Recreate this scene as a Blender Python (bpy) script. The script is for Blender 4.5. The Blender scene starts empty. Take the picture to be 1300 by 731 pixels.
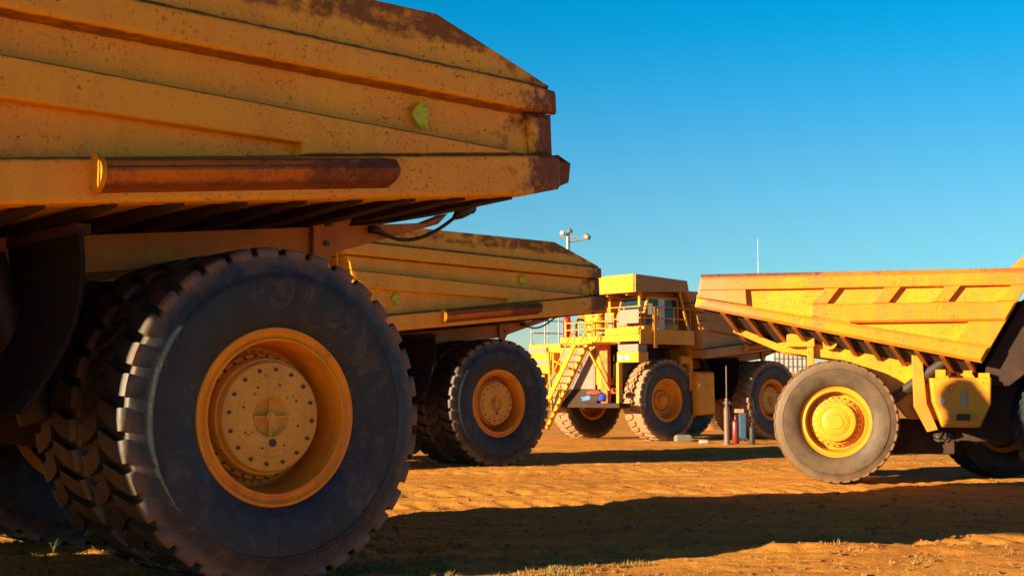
import bpy, bmesh, math, random
from mathutils import Vector, Matrix, noise as mnoise
R = math.radians
random.seed(7)
sc = bpy.context.scene
COL = sc.collection

# ------------------------------------------------------------------ camera
cam_d = bpy.data.cameras.new('camera')
cam = bpy.data.objects.new('camera', cam_d)
COL.objects.link(cam)
cam_d.sensor_width = 36.0
cam_d.lens = 36.0 * 1800 / 1300
cam_d.clip_start = 0.05
cam_d.clip_end = 20000
CAM_Z = 1.73
cam.location = (0, 0, CAM_Z)
cam.rotation_euler = (R(90) + math.atan((501 - 365.5) / 1800), 0, 0)
cam_d.dof.use_dof = True
cam_d.dof.focus_distance = 15.0
cam_d.dof.aperture_fstop = 5.0
sc.camera = cam

# ------------------------------------------------------------------ sky + sun
SUN_EL, SHADOW_AZ = 12.3, 32.3            # shadows run towards +x, turned 32.3 deg towards +y
sdir = Vector((-math.cos(R(SHADOW_AZ)) * math.cos(R(SUN_EL)), -math.sin(R(SHADOW_AZ)) * math.cos(R(SUN_EL)), math.sin(R(SUN_EL))))
world = bpy.data.worlds.new('World')
sc.world = world
world.use_nodes = True
wn, wl = world.node_tree.nodes, world.node_tree.links
wn.clear()
sky = wn.new('ShaderNodeTexSky')
sky.sky_type = 'NISHITA'
sky.sun_disc = False
sky.sun_elevation = R(SUN_EL)
sky.sun_rotation = math.atan2(sdir.x, sdir.y)
sky.altitude = 400
sky.air_density = 1.0
sky.dust_density = 0.35
sky.ozone_density = 1.6
hs = wn.new('ShaderNodeHueSaturation')
hs.inputs['Hue'].default_value = 0.5
hs.inputs['Saturation'].default_value = 1.05
bgn = wn.new('ShaderNodeBackground')
bgn.inputs['Strength'].default_value = 0.078
wo = wn.new('ShaderNodeOutputWorld')
wl.new(sky.outputs[0], hs.inputs['Color'])
# polarised deep cyan-blue: a tint that depends only on the elevation above the horizon
tcw = wn.new('ShaderNodeTexCoord')
sepw = wn.new('ShaderNodeSeparateXYZ')
wl.new(tcw.outputs['Generated'], sepw.inputs[0])
rpw = wn.new('ShaderNodeValToRGB')
wl.new(sepw.outputs[2], rpw.inputs[0])
cr = rpw.color_ramp
cr.interpolation = 'EASE'
SKY_TINT = [(0.0, (0.52, 0.54, 0.61)), (0.10, (0.26, 0.55, 0.69)), (0.27, (0.004, 0.56, 0.80)), (0.55, (0.09, 0.07, 0.20)), (1.0, (0.09, 0.05, 0.13))]
cr.elements[0].position, cr.elements[0].color = SKY_TINT[0][0], (*SKY_TINT[0][1], 1)
cr.elements[1].position, cr.elements[1].color = SKY_TINT[-1][0], (*SKY_TINT[-1][1], 1)
for pos, c_ in SKY_TINT[1:-1]:
    e_ = cr.elements.new(pos)
    e_.color = (*c_, 1)
mxw = wn.new('ShaderNodeMix')
mxw.data_type = 'RGBA'
mxw.blend_type = 'MULTIPLY'
mxw.inputs[0].default_value = 1.0
wl.new(hs.outputs[0], mxw.inputs[6])
wl.new(rpw.outputs[0], mxw.inputs[7])
wl.new(mxw.outputs[2], bgn.inputs['Color'])
wl.new(bgn.outputs[0], wo.inputs['Surface'])

sun_d = bpy.data.lights.new('sun', 'SUN')
sun_d.energy = 5.0
sun_d.angle = R(0.5)
sun_d.color = (1.0, 0.76, 0.44)
sun = bpy.data.objects.new('sun', sun_d)
COL.objects.link(sun)
sun.rotation_euler = (-sdir).to_track_quat('-Z', 'Y').to_euler()
sun.location = sdir * 50

sc.view_settings.view_transform = 'Standard'
sc.view_settings.look = 'None'
sc.view_settings.exposure = 1.5
sc.view_settings.gamma = 1.0
sc.view_settings.use_curve_mapping = False
sc.render.engine = 'CYCLES'
sc.cycles.max_bounces = 6
sc.cycles.use_denoising = True


def px_ray(x, y):
    p = math.atan((501 - 365.5) / 1800)
    F = Vector((0, math.cos(p), math.sin(p)))
    U = Vector((0, -math.sin(p), math.cos(p)))
    return F * 1800 + Vector((x - 650, 0, 0)) - U * (y - 365.5)


def px_ground(x, y, z=0.0):
    r = px_ray(x, y)
    return Vector((0, 0, CAM_Z)) + r * ((z - CAM_Z) / r.z)


def px_depth(x, y, d):
    r = px_ray(x, y)
    return Vector((0, 0, CAM_Z)) + r * (d / r.y)


# ------------------------------------------------------------------ object helpers
def tag(o, label=None, cat=None, group=None, kind=None):
    if label: o['label'] = label
    if cat: o['category'] = cat
    if group: o['group'] = group
    if kind: o['kind'] = kind
    return o


def empty(name, loc=(0, 0, 0), rz=0.0):
    o = bpy.data.objects.new(name, None)
    o.empty_display_size = 0.3
    COL.objects.link(o)
    o.location = loc
    o.rotation_euler = (0, 0, rz)
    return o


class MB:
    """collects geometry, then links it as ONE mesh object"""
    def __init__(s):
        s.v, s.f, s.sm, s.mi, s.m = [], [], [], [], 0

    def add(s, vs, fs, smooth=False):
        n = len(s.v)
        s.v += [tuple(v) for v in vs]
        s.f += [tuple(i + n for i in f) for f in fs]
        s.sm += [smooth] * len(fs)
        s.mi += [s.m] * len(fs)
        return s

    def box(s, x0, x1, y0, y1, z0, z1):
        vs = [(x, y, z) for x in (x0, x1) for y in (y0, y1) for z in (z0, z1)]
        return s.add(vs, [(0, 1, 3, 2), (4, 6, 7, 5), (0, 4, 5, 1), (2, 3, 7, 6), (0, 2, 6, 4), (1, 5, 7, 3)])

    def prism(s, poly, y0, y1, inset=0.0, yf=None, axis='Y', strips=False):
        """polygon in XZ, extruded from y0 to y1, outer face shrunk by inset"""
        n = len(poly)
        a = sum(poly[i][0] * poly[(i + 1) % n][1] - poly[(i + 1) % n][0] * poly[i][1] for i in range(n))
        P = [Vector(p) for p in (poly if a > 0 else poly[::-1])]      # reversing keeps point i opposite point n-1-i
        Q = []
        for i in range(n):
            p, q, r = P[i - 1], P[i], P[(i + 1) % n]
            d1, d2 = (q - p).normalized(), (r - q).normalized()
            n1, n2 = Vector((-d1.y, d1.x)), Vector((-d2.y, d2.x))
            b = n1 + n2
            b = b / max(0.35, (b.length_squared / 2)) if b.length > 1e-4 else n1
            Q.append(q + b * inset)
        g = (lambda x: 0.0) if yf is None else yf
        sg = 1 if y1 > y0 else -1
        lo = [(p.x, y0, p.y) for p in P]
        mid = [(p.x, y1 - sg * (inset + g(p.x)), p.y) for p in P]
        hi = [(q.x, y1 - sg * g(q.x), q.y) for q in Q]
        rings = [lo, mid, hi] if inset > 0 else [lo, [(p.x, y1 - sg * g(p.x), p.y) for p in P]]
        vs = [v for r_ in rings for v in r_]
        if axis == 'X':
            vs = [(v[1], v[0], v[2]) for v in vs]
        fs = []
        for k in range(len(rings) - 1):
            for i in range(n):
                j = (i + 1) % n
                fs.append((k * n + i, k * n + j, (k + 1) * n + j, (k + 1) * n + i))
        for k in (0, len(rings) - 1):
            if strips:      # matched upper and lower points: a cap of planar quads
                fs += [(k * n + i, k * n + i + 1, k * n + n - 2 - i, k * n + n - 1 - i) for i in range(n // 2 - 1)]
            else:
                fs.append(tuple(range(k * n, k * n + n)))
        return s.add(vs, fs)

    def cyl(s, p0, p1, r0, r1=None, seg=12, caps=True, smooth=True):
        r1 = r0 if r1 is None else r1
        p0, p1 = Vector(p0), Vector(p1)
        d = (p1 - p0).normalized()
        a = d.orthogonal().normalized()
        b = d.cross(a)
        vs = []
        for p, r in ((p0, r0), (p1, r1)):
            for i in range(seg):
                t = 2 * math.pi * i / seg
                vs.append(p + (a * math.cos(t) + b * math.sin(t)) * r)
        s.add(vs, [(i, (i + 1) % seg, seg + (i + 1) % seg, seg + i) for i in range(seg)], smooth)
        if caps:
            s.add(vs[:seg], [tuple(range(seg))])
            s.add(vs[seg:], [tuple(range(seg))])
        return s

    def tube(s, pts, r, seg=8):
        pts = [Vector(p) for p in pts]
        rings = []
        up = Vector((0.13, 0.21, 0.97))
        for i, p in enumerate(pts):
            d = (pts[min(i + 1, len(pts) - 1)] - pts[max(i - 1, 0)]).normalized()
            a = d.cross(up).normalized() if abs(d.dot(up)) < 0.98 else d.orthogonal().normalized()
            b = d.cross(a)
            rr = r[i] if isinstance(r, (list, tuple)) else r
            rings.append([p + (a * math.cos(2 * math.pi * k / seg) + b * math.sin(2 * math.pi * k / seg)) * rr for k in range(seg)])
        vs = [v for q in rings for v in q]
        fs = [(i * seg + k, i * seg + (k + 1) % seg, (i + 1) * seg + (k + 1) % seg, (i + 1) * seg + k) for i in range(len(pts) - 1) for k in range(seg)]
        fs += [tuple(range(seg)), tuple(range((len(pts) - 1) * seg, len(pts) * seg))]
        return s.add(vs, fs, True)

    def beam(s, p0, p1, w, h, up=(0, 0, 1)):
        p0, p1, up = Vector(p0), Vector(p1), Vector(up)
        d = (p1 - p0).normalized()
        a = d.cross(up).normalized()
        b = a.cross(d)
        vs = [p + a * sx * w / 2 + b * sz * h / 2 for p in (p0, p1) for sx, sz in ((-1, -1), (1, -1), (1, 1), (-1, 1))]
        return s.add(vs, [(0, 1, 2, 3), (4, 5, 6, 7), (0, 1, 5, 4), (1, 2, 6, 5), (2, 3, 7, 6), (3, 0, 4, 7)])

    def lathe(s, prof, seg=96, c=(0, 0, 0), smooth=True):
        """profile of (y, r) turned about the Y axis"""
        cx, cy, cz = c
        vs, fs = [], []
        n = len(prof)
        for (y, r) in prof:
            r = max(r, 1e-4)
            for k in range(seg):
                t = 2 * math.pi * k / seg
                vs.append((cx + r * math.cos(t), cy + y, cz + r * math.sin(t)))
        for i in range(n - 1):
            for k in range(seg):
                fs.append((i * seg + k, i * seg + (k + 1) % seg, (i + 1) * seg + (k + 1) % seg, (i + 1) * seg + k))
        return s.add(vs, fs, smooth)

    def mirror_y(s):
        n = len(s.v)
        s.v += [(v[0], -v[1], v[2]) for v in s.v]
        s.f += [tuple(i + n for i in f)[::-1] for f in s.f]
        s.sm += list(s.sm)
        s.mi += list(s.mi)
        return s

    def build(s, name, mat, parent=None, bevel=0.0, sharp=None):
        me = bpy.data.meshes.new(name)
        bm = bmesh.new()
        vs = [bm.verts.new(v) for v in s.v]
        for f, sm, mi in zip(s.f, s.sm, s.mi):
            try:
                q = bm.faces.new([vs[i] for i in f])
                q.smooth = sm
                q.material_index = mi
            except ValueError:
                pass
        bmesh.ops.recalc_face_normals(bm, faces=bm.faces[:])
        bm.to_mesh(me)
        bm.free()
        if sharp is not None:
            me.set_sharp_from_angle(angle=R(sharp))
        for mt in (mat if isinstance(mat, (list, tuple)) else [mat]):
            me.materials.append(mt)
        o = bpy.data.objects.new(name, me)
        COL.objects.link(o)
        if parent is not None:
            o.parent = parent
        if bevel > 0:
            m = o.modifiers.new('bevel', 'BEVEL')
            m.width = bevel
            m.segments = 2
            m.limit_method = 'ANGLE'
            m.angle_limit = R(35)
            m.harden_normals = False
        return o


CH = {}


def copy_tree(o, parent=None):
    c = o.copy()
    COL.objects.link(c)
    c.parent = parent
    for ch in list(o.children):
        copy_tree(ch, c)
    return c


# ------------------------------------------------------------------ materials
def new_mat(name):
    m = bpy.data.materials.new(name)
    m.use_nodes = True
    nt = m.node_tree
    for n in list(nt.nodes):
        nt.nodes.remove(n)
    out = nt.nodes.new('ShaderNodeOutputMaterial')
    bs = nt.nodes.new('ShaderNodeBsdfPrincipled')
    nt.links.new(bs.outputs[0], out.inputs[0])
    return m, nt, bs


class NT:
    def __init__(s, nt):
        s.nt = nt
        s.tc = nt.nodes.new('ShaderNodeTexCoord').outputs['Object']

    def n(s, t, **k):
        q = s.nt.nodes.new(t)
        for a, b in k.items():
            setattr(q, a, b)
        return q

    def link(s, a, b):
        s.nt.links.new(a, b)

    def noise(s, scale, detail=4, rough=0.6, stretch=(1, 1, 1), co=None, off=(0, 0, 0), dist=0.0):
        mp = s.n('ShaderNodeMapping')
        mp.inputs['Scale'].default_value = stretch
        mp.inputs['Location'].default_value = off
        s.link(co or s.tc, mp.inputs[0])
        q = s.n('ShaderNodeTexNoise')
        q.inputs['Scale'].default_value = scale
        q.inputs['Detail'].default_value = detail
        q.inputs['Roughness'].default_value = rough
        q.inputs['Distortion'].default_value = dist
        s.link(mp.outputs[0], q.inputs['Vector'])
        return q.outputs['Fac']

    def ramp(s, v, lo, hi, a=0.0, b=1.0):
        q = s.n('ShaderNodeMapRange', clamp=True)
        q.inputs['From Min'].default_value = lo
        q.inputs['From Max'].default_value = hi
        q.inputs['To Min'].default_value = a
        q.inputs['To Max'].default_value = b
        s.link(v, q.inputs['Value'])
        return q.outputs[0]

    def math(s, op, a, b=None, c=None):
        q = s.n('ShaderNodeMath', operation=op)
        for i, x in enumerate((a, b, c)):
            if x is None: continue
            if isinstance(x, (int, float)): q.inputs[i].default_value = x
            else: s.link(x, q.inputs[i])
        return q.outputs[0]

    def mix(s, f, a, b):
        q = s.n('ShaderNodeMix', data_type='RGBA')
        for k, x in ((0, f), (6, a), (7, b)):
            if isinstance(x, (int, float)): q.inputs[k].default_value = x
            elif isinstance(x, tuple): q.inputs[k].default_value = (*x, 1)
            else: s.link(x, q.inputs[k])
        return q.outputs[2]

    def bump(s, h, strength, dist, bs, prev=None):
        q = s.n('ShaderNodeBump')
        q.inputs['Strength'].default_value = strength
        q.inputs['Distance'].default_value = dist
        s.link(h, q.inputs['Height'])
        if prev is not None: s.link(prev, q.inputs['Normal'])
        s.link(q.outputs[0], bs.inputs['Normal'])
        return q.outputs[0]

    def sep(s):
        q = s.n('ShaderNodeSeparateXYZ')
        s.link(s.tc, q.inputs[0])
        return q.outputs[0], q.outputs[1], q.outputs[2]


def paint(name, base, fade, dust=(0.42, 0.2, 0.07), dust_amt=0.35, specks=0.62, rough=0.45, lines=(), tail=None, top=None, patch=None, taildust=None):
    """old sun-faded machine paint: faded clouds, streaks, rusty specks and tail, lines of rusty wear and painted rib shade"""
    m, nt, bs = new_mat(name)
    N = NT(nt)
    x, y, z = N.sep()
    c = N.mix(N.ramp(N.noise(0.9, 4), 0.35, 0.65), base, fade)
    if patch:
        px0, px1, pcol = patch
        f = N.math('MULTIPLY', N.math('GREATER_THAN', x, px0), N.math('LESS_THAN', x, px1))
        c = N.mix(N.math('MULTIPLY', f, 0.45), c, pcol)
    streak = N.ramp(N.noise(5.0, 3, stretch=(1, 1, 0.08)), 0.45, 0.75)
    c = N.mix(N.math('MULTIPLY', streak, dust_amt), c, dust)
    if taildust:
        x0_, x1_, tcol = taildust
        c = N.mix(N.math('MULTIPLY', N.ramp(N.math('ADD', x, N.math('MULTIPLY', N.noise(1.3, 4), 1.2)), x0_ + 0.6, x1_ + 0.6), 0.85), c, tcol)
    fine = N.noise(28, 4, 0.7)
    med = N.noise(5.5, 6, 0.7, off=(3, 1, 2))
    sp = N.math('MULTIPLY', N.ramp(fine, specks, specks + 0.05), N.ramp(med, 0.36, 0.56))
    rust_shade = N.math('MULTIPLY', N.math('MULTIPLY', sp, 0.9), N.ramp(N.noise(1.1, 4, 0.6, off=(2, 9, 6)), 0.36, 0.60, 0.12, 1.0))
    scr = N.math('MULTIPLY', N.ramp(N.noise(7.0, 5, 0.75, stretch=(0.35, 1, 2.6), off=(8, 8, 1)), 0.655, 0.69), 0.55)
    rust_shade = N.math('MAXIMUM', rust_shade, scr)
    vn = N.n('ShaderNodeTexVoronoi')
    vn.inputs['Scale'].default_value = 9.0
    N.link(N.tc, vn.inputs['Vector'])
    chip = N.math('MULTIPLY', N.ramp(vn.outputs['Distance'], 0.16, 0.08), N.ramp(N.noise(2.3, 3, off=(9, 2, 4)), 0.50, 0.62))
    chip = N.math('MULTIPLY', chip, N.ramp(fine, 0.45, 0.55))
    rust_shade = N.math('MAXIMUM', rust_shade, chip)
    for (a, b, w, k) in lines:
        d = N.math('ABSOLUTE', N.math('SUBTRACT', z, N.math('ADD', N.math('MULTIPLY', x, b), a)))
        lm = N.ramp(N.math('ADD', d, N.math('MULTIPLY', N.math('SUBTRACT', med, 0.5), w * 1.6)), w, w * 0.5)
        rust_shade = N.math('MAXIMUM', rust_shade, N.math('MULTIPLY', lm, k))
    big = N.noise(3.2, 7, 0.72, off=(1, 7, 3))
    if tail is not None:
        t = N.ramp(x, tail + 0.9, tail - 0.7, 0.0, 0.62)
        tm = N.ramp(N.math('ADD', t, big), 0.72, 0.88)
        rust_shade = N.math('MAXIMUM', rust_shade, N.math('MULTIPLY', tm, 0.92))
    if top is not None:
        t = N.math('MULTIPLY', N.ramp(z, top, top + 0.25), N.ramp(x, 4.5, -3.0, 0.25, 0.55))
        tm = N.ramp(N.math('ADD', t, N.noise(4.0, 7, 0.72, stretch=(0.8, 1, 1.3))), 0.80, 0.98)
        rust_shade = N.math('MAXIMUM', rust_shade, N.math('MULTIPLY', tm, 0.85))
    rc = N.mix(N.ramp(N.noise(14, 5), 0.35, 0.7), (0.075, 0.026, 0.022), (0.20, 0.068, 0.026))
    N.link(N.mix(rust_shade, c, rc), bs.inputs['Base Color'])
    r = N.math('ADD', N.math('MULTIPLY', rust_shade, 0.28), N.ramp(med, 0.3, 0.7, rough - 0.06, rough + 0.12))
    N.link(r, bs.inputs['Roughness'])
    bs.inputs['Specular IOR Level'].default_value = 0.3
    h = N.math('ADD', N.math('MULTIPLY', rust_shade, -0.6), N.math('MULTIPLY', N.noise(1.6, 3, off=(4, 4, 4)), 6.0))
    N.bump(h, 0.35, 0.004, bs)
    return m


def simple(name, col, rough=0.6, metal=0.0, var=0.25, scale=8, dirt=None, dirt_amt=0.5, bump=0.0, spec=0.5):
    m, nt, bs = new_mat(name)
    N = NT(nt)
    dk = tuple(c * (1 - var) for c in col)
    c = N.mix(N.ramp(N.noise(scale, 5), 0.35, 0.65), col, dk)
    if dirt:
        c = N.mix(N.math('MULTIPLY', N.ramp(N.noise(scale * 0.6, 6, 0.7, off=(5, 2, 8)), 0.42, 0.62), dirt_amt), c, dirt)
    N.link(c, bs.inputs['Base Color'])
    bs.inputs['Roughness'].default_value = rough
    bs.inputs['Metallic'].default_value = metal
    bs.inputs['Specular IOR Level'].default_value = spec
    if bump: N.bump(N.noise(scale * 3, 5), bump, 0.01, bs)
    return m


M = {}
RUST_SHADE_LINES = [(4.755, 0.0202, 0.022, 0.75), (5.075, 0.0236, 0.035, 0.9), (4.365, 0.036, 0.022, 0.75), (3.917, -0.1137, 0.028, 0.85)]  # first line paints the shade below the upper rib, the rest are rusty edges
M['body'] = paint('weathered_body_paint', (0.86, 0.435, 0.022), (0.80, 0.35, 0.022), lines=RUST_SHADE_LINES, tail=-3.0, top=5.1, specks=0.575, dust_amt=0.3, dust=(0.56, 0.22, 0.04), patch=(0.9, 1.75, (0.85, 0.42, 0.01)))
M['body_dusty'] = paint('dusty_body_paint', (0.50, 0.25, 0.055), (0.42, 0.19, 0.05), lines=RUST_SHADE_LINES, tail=-2.6, top=5.1, specks=0.60, dust_amt=0.5, dust=(0.33, 0.16, 0.06))
M['under'] = simple('underside_shade_paint', (0.055, 0.022, 0.010), 0.85, var=0.5, scale=4, dirt=(0.025, 0.013, 0.008), dirt_amt=0.8)  # shade below the trucks painted in as near-black brown
M['rail'] = paint('frame_paint', (0.60, 0.26, 0.02), (0.45, 0.17, 0.025), specks=0.6, dust_amt=0.4, dust=(0.3, 0.12, 0.03))
M['cabp'] = paint('cab_paint', (0.78, 0.37, 0.010), (0.70, 0.27, 0.012), specks=0.575, dust_amt=0.45, dust=(0.5, 0.22, 0.05))
M['under_truck'] = paint('underground_truck_paint', (0.76, 0.345, 0.008), (0.70, 0.25, 0.012), specks=0.545, dust_amt=0.6, dust=(0.55, 0.22, 0.05), lines=[(4.09, 0.003, 0.03, 0.5)], rough=0.38)
M['utf'] = paint('underground_truck_frame_paint', (0.76, 0.27, 0.010), (0.68, 0.20, 0.015), specks=0.555, dust_amt=0.6, dust=(0.50, 0.17, 0.05), taildust=(-1.3, -2.3, (0.52, 0.22, 0.10)), lines=[(4.09, 0.003, 0.03, 0.5)], rough=0.42)
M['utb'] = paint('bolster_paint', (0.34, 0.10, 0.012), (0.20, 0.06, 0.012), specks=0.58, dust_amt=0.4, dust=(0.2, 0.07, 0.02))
M['pad'] = paint('rusty_pad_paint', (0.62, 0.20, 0.015), (0.50, 0.13, 0.015), specks=0.5, tail=-0.3, dust_amt=0.5, dust=(0.25, 0.09, 0.03), rough=0.30, lines=[(3.885, -0.1085, 0.04, 0.95), (3.80, -0.1085, 0.012, 0.9), (3.62, -0.1085, 0.08, 0.75)])
M['rim'] = paint('rim_paint', (0.84, 0.35, 0.014), (0.72, 0.26, 0.014), specks=0.64, dust_amt=0.5, dust=(0.3, 0.12, 0.04), rough=0.42)
M['rim_y'] = paint('yellow_rim_paint', (0.70, 0.33, 0.01), (0.60, 0.24, 0.01), specks=0.60, dust_amt=0.55, rough=0.42)
M['hub'] = paint('hub_paint', (0.72, 0.40, 0.05), (0.60, 0.30, 0.04), specks=0.61, dust_amt=0.5, rough=0.5)
M['prop'] = simple('weathered_prop_steel', (0.17, 0.12, 0.09), 0.55, 0.2, dirt=(0.25, 0.12, 0.06))
M['teal'] = simple('dark_teal_paint', (0.02, 0.12, 0.22), 0.5, dirt=(0.1, 0.05, 0.03))
M['black'] = simple('black_steel', (0.02, 0.02, 0.022), 0.6, var=0.5, dirt=(0.10, 0.05, 0.025), dirt_amt=0.4)
M['flap'] = simple('black_flap_rubber', (0.008, 0.008, 0.008), 0.8, var=0.4, dirt=(0.03, 0.018, 0.01), dirt_amt=0.4, spec=0.2)
M['bolt'] = simple('dark_bolt_steel', (0.05, 0.035, 0.025), 0.5)
M['grey'] = simple('galvanised_steel', (0.36, 0.36, 0.35), 0.5, 0.4, dirt=(0.25, 0.15, 0.08))
M['greydust'] = simple('dusty_grey_panel', (0.26, 0.22, 0.18), 0.6, dirt=(0.35, 0.2, 0.1))
M['white'] = simple('white_paint', (0.72, 0.70, 0.66), 0.5, dirt=(0.5, 0.35, 0.2), dirt_amt=0.3)
M['red'] = simple('red_paint', (0.62, 0.02, 0.012), 0.35)
M['ragc'] = simple('red_cloth', (0.42, 0.035, 0.015), 0.85, dirt=(0.3, 0.12, 0.03))
M['orange'] = simple('orange_red_paint', (0.75, 0.13, 0.015), 0.5, dirt=(0.7, 0.3, 0.02))
M['blue'] = simple('blue_plastic', (0.03, 0.22, 0.52), 0.6, dirt=(0.2, 0.12, 0.08))
M['navy'] = simple('navy_cloth', (0.015, 0.04, 0.35), 0.8)
M['maroon'] = simple('maroon_cylinder_paint', (0.20, 0.02, 0.02), 0.35)
M['pink'] = simple('faded_pink_plastic', (0.70, 0.28, 0.20), 0.6)
M['interior'] = simple('cab_interior', (0.10, 0.09, 0.08), 0.8)
M['bark'] = simple('weed_stem', (0.12, 0.14, 0.03), 0.8)
M['leaf'] = simple('weed_leaf', (0.10, 0.15, 0.02), 0.6)
M['straw'] = simple('dry_straw', (0.40, 0.22, 0.06), 0.8, var=0.5, scale=3, dirt=(0.22, 0.22, 0.05), dirt_amt=0.6)
M['stone'] = simple('ironstone_gravel', (0.34, 0.14, 0.05), 0.85, var=0.5, scale=3)
M['lime'] = simple('lime_reflective_vinyl', (0.66, 0.80, 0.03), 0.35, dirt=(0.2, 0.12, 0.02), dirt_amt=0.3)


def glass_mat():
    m, nt, bs = new_mat('tinted_cab_glass')
    bs.inputs['Base Color'].default_value = (0.012, 0.035, 0.07, 1)
    bs.inputs['Roughness'].default_value = 0.12
    bs.inputs['Specular IOR Level'].default_value = 0.35
    return m


M['glass'] = glass_mat()


def lens_mat():
    m, nt, bs = new_mat('lamp_lens')
    bs.inputs['Base Color'].default_value = (0.8, 0.8, 0.8, 1)
    bs.inputs['Roughness'].default_value = 0.1
    return m


M['lens'] = lens_mat()


def tyre_mat(name, base, dust, lo, hi, R0, tread=None):
    """rubber; dirt sits on the tread and shoulders, scuffs on the sidewall"""
    m, nt, bs = new_mat(name)
    N = NT(nt)
    x, y, z = N.sep()
    rad = N.math('SQRT', N.math('ADD', N.math('MULTIPLY', x, x), N.math('MULTIPLY', z, z)))
    nz = N.noise(3.0, 6, 0.65)
    t = N.ramp(rad, R0 * 0.84, R0 * 0.95, lo, hi)
    f = N.ramp(N.math('ADD', t, N.math('MULTIPLY', N.math('SUBTRACT', nz, 0.5), 1.2)), 0.15, 0.95)
    scuff = N.math('MULTIPLY', N.ramp(N.noise(2.2, 6, 0.75, off=(7, 1, 1), dist=1.5), 0.53, 0.72), 0.34)
    f = N.math('MAXIMUM', f, scuff)
    base2 = N.mix(N.ramp(N.noise(5, 5), 0.35, 0.7), base, tuple(b * 0.55 for b in base))
    if tread:       # shade on the running surface painted in as near-black
        ay = N.math('ABSOLUTE', y)
        tm = N.math('MULTIPLY', N.ramp(rad, R0 * 0.90, R0 * 0.94), N.ramp(ay, 0.425, 0.385))
        base2 = N.mix(tm, base2, tread)
        f = N.math('MULTIPLY', f, N.ramp(tm, 0.0, 1.0, 1.0, 0.12))
        f = N.math('MAXIMUM', f, N.math('MULTIPLY', N.math('MULTIPLY', N.ramp(rad, R0 * 0.92, R0 * 0.95), N.ramp(ay, 0.40, 0.43)), N.ramp(nz, 0.3, 0.6, 0.12, 0.5)))
    # cuts and dried mud splashes low on the sidewall
    cut = N.math('MULTIPLY', N.ramp(N.noise(9, 6, 0.8, stretch=(1, 1, 0.45), off=(2, 2, 2)), 0.62, 0.68), 0.45)
    f = N.math('MAXIMUM', f, cut)
    N.link(N.mix(f, base2, dust), bs.inputs['Base Color'])
    N.link(N.ramp(nz, 0.3, 0.7, 0.5, 0.72), bs.inputs['Roughness'])
    bs.inputs['Specular IOR Level'].default_value = 0.45
    # concentric moulding lines and small scuffs
    rings = N.math('SINE', N.math('MULTIPLY', rad, 130.0))
    rmask = N.math('MULTIPLY', N.math('GREATER_THAN', rings, 0.86), N.math('LESS_THAN', rad, R0 * 0.84))
    h = N.math('ADD', N.math('MULTIPLY', rmask, 0.35), N.math('MULTIPLY', N.noise(22, 6, 0.7), 0.9))
    N.bump(h, 0.5, 0.006, bs)
    return m


M['tyre'] = tyre_mat('haul_tyre_rubber', (0.017, 0.031, 0.048), (0.24, 0.16, 0.10), 0.05, 0.55, 1.56, tread=(0.009, 0.0085, 0.008))
M['tyre3'] = tyre_mat('dusty_haul_tyre_rubber', (0.05, 0.05, 0.052), (0.34, 0.20, 0.10), 0.05, 0.95, 1.56)
M['tyre2'] = tyre_mat('dusty_tyre_rubber', (0.085, 0.055, 0.032), (0.18, 0.10, 0.048), 0.30, 0.75, 1.23)

# ------------------------------------------------------------------ ground
T1_AT, T2_AT, T3_AT = (-4.145, 15.45), (-2.309, 36.879), (8.34, 58.81)
T4_AT = (6.776, 29.659)
HEAD = R(219.5)


def ground_h(x, y):
    d = math.hypot(x, y)
    v = Vector((x, y, 0))
    h = 0.05 * mnoise.noise(v * 0.22) + 0.018 * mnoise.noise(v * 1.1 + Vector((5, 3, 0)))
    if d < 60:
        h += 0.020 * mnoise.noise(Vector((x * 1.6, y * 3.6, 0))) + 0.014 * mnoise.noise(v * 8.0)
        if d < 26: h += 0.009 * mnoise.noise(v * 19.0)
        # wheel ruts running across the yard
        u = x * math.cos(R(8)) + y * math.sin(R(8))
        w = -x * math.sin(R(8)) + y * math.cos(R(8)) + 0.4 * mnoise.noise(Vector((u * 0.12, 0, 3)))
        for w0, dp in ((22.4, 0.03), (24.6, 0.025), (26.8, 0.02), (31.5, 0.03), (34.2, 0.03), (40, 0.04), (44, 0.04), (20.6, 0.035), (16.2, 0.02)):
            q = (w - w0) / 0.42
            if abs(q) < 3:
                h += -1.5 * dp * math.exp(-q * q) + dp * 1.1 * math.exp(-(abs(q) - 1.6) ** 2 * 4)
                h += 0.028 * math.exp(-q * q) * math.sin(u * 13 + (3 if w > w0 else -3) * (w - w0) * 2)
    # small windrow of loose dirt in the right foreground
    q = (x * math.sin(R(-12)) + y * math.cos(R(-12))) - 14.6
    p = px_w[0] if px_w else 0
    g = math.exp(-((x - 3.6) / 1.8) ** 2) * math.exp(-((y - 15.9) / 0.28) ** 2)
    h += 0.07 * g * (0.7 + 0.6 * mnoise.noise(v * 3))
    return h


px_w = []


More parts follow.
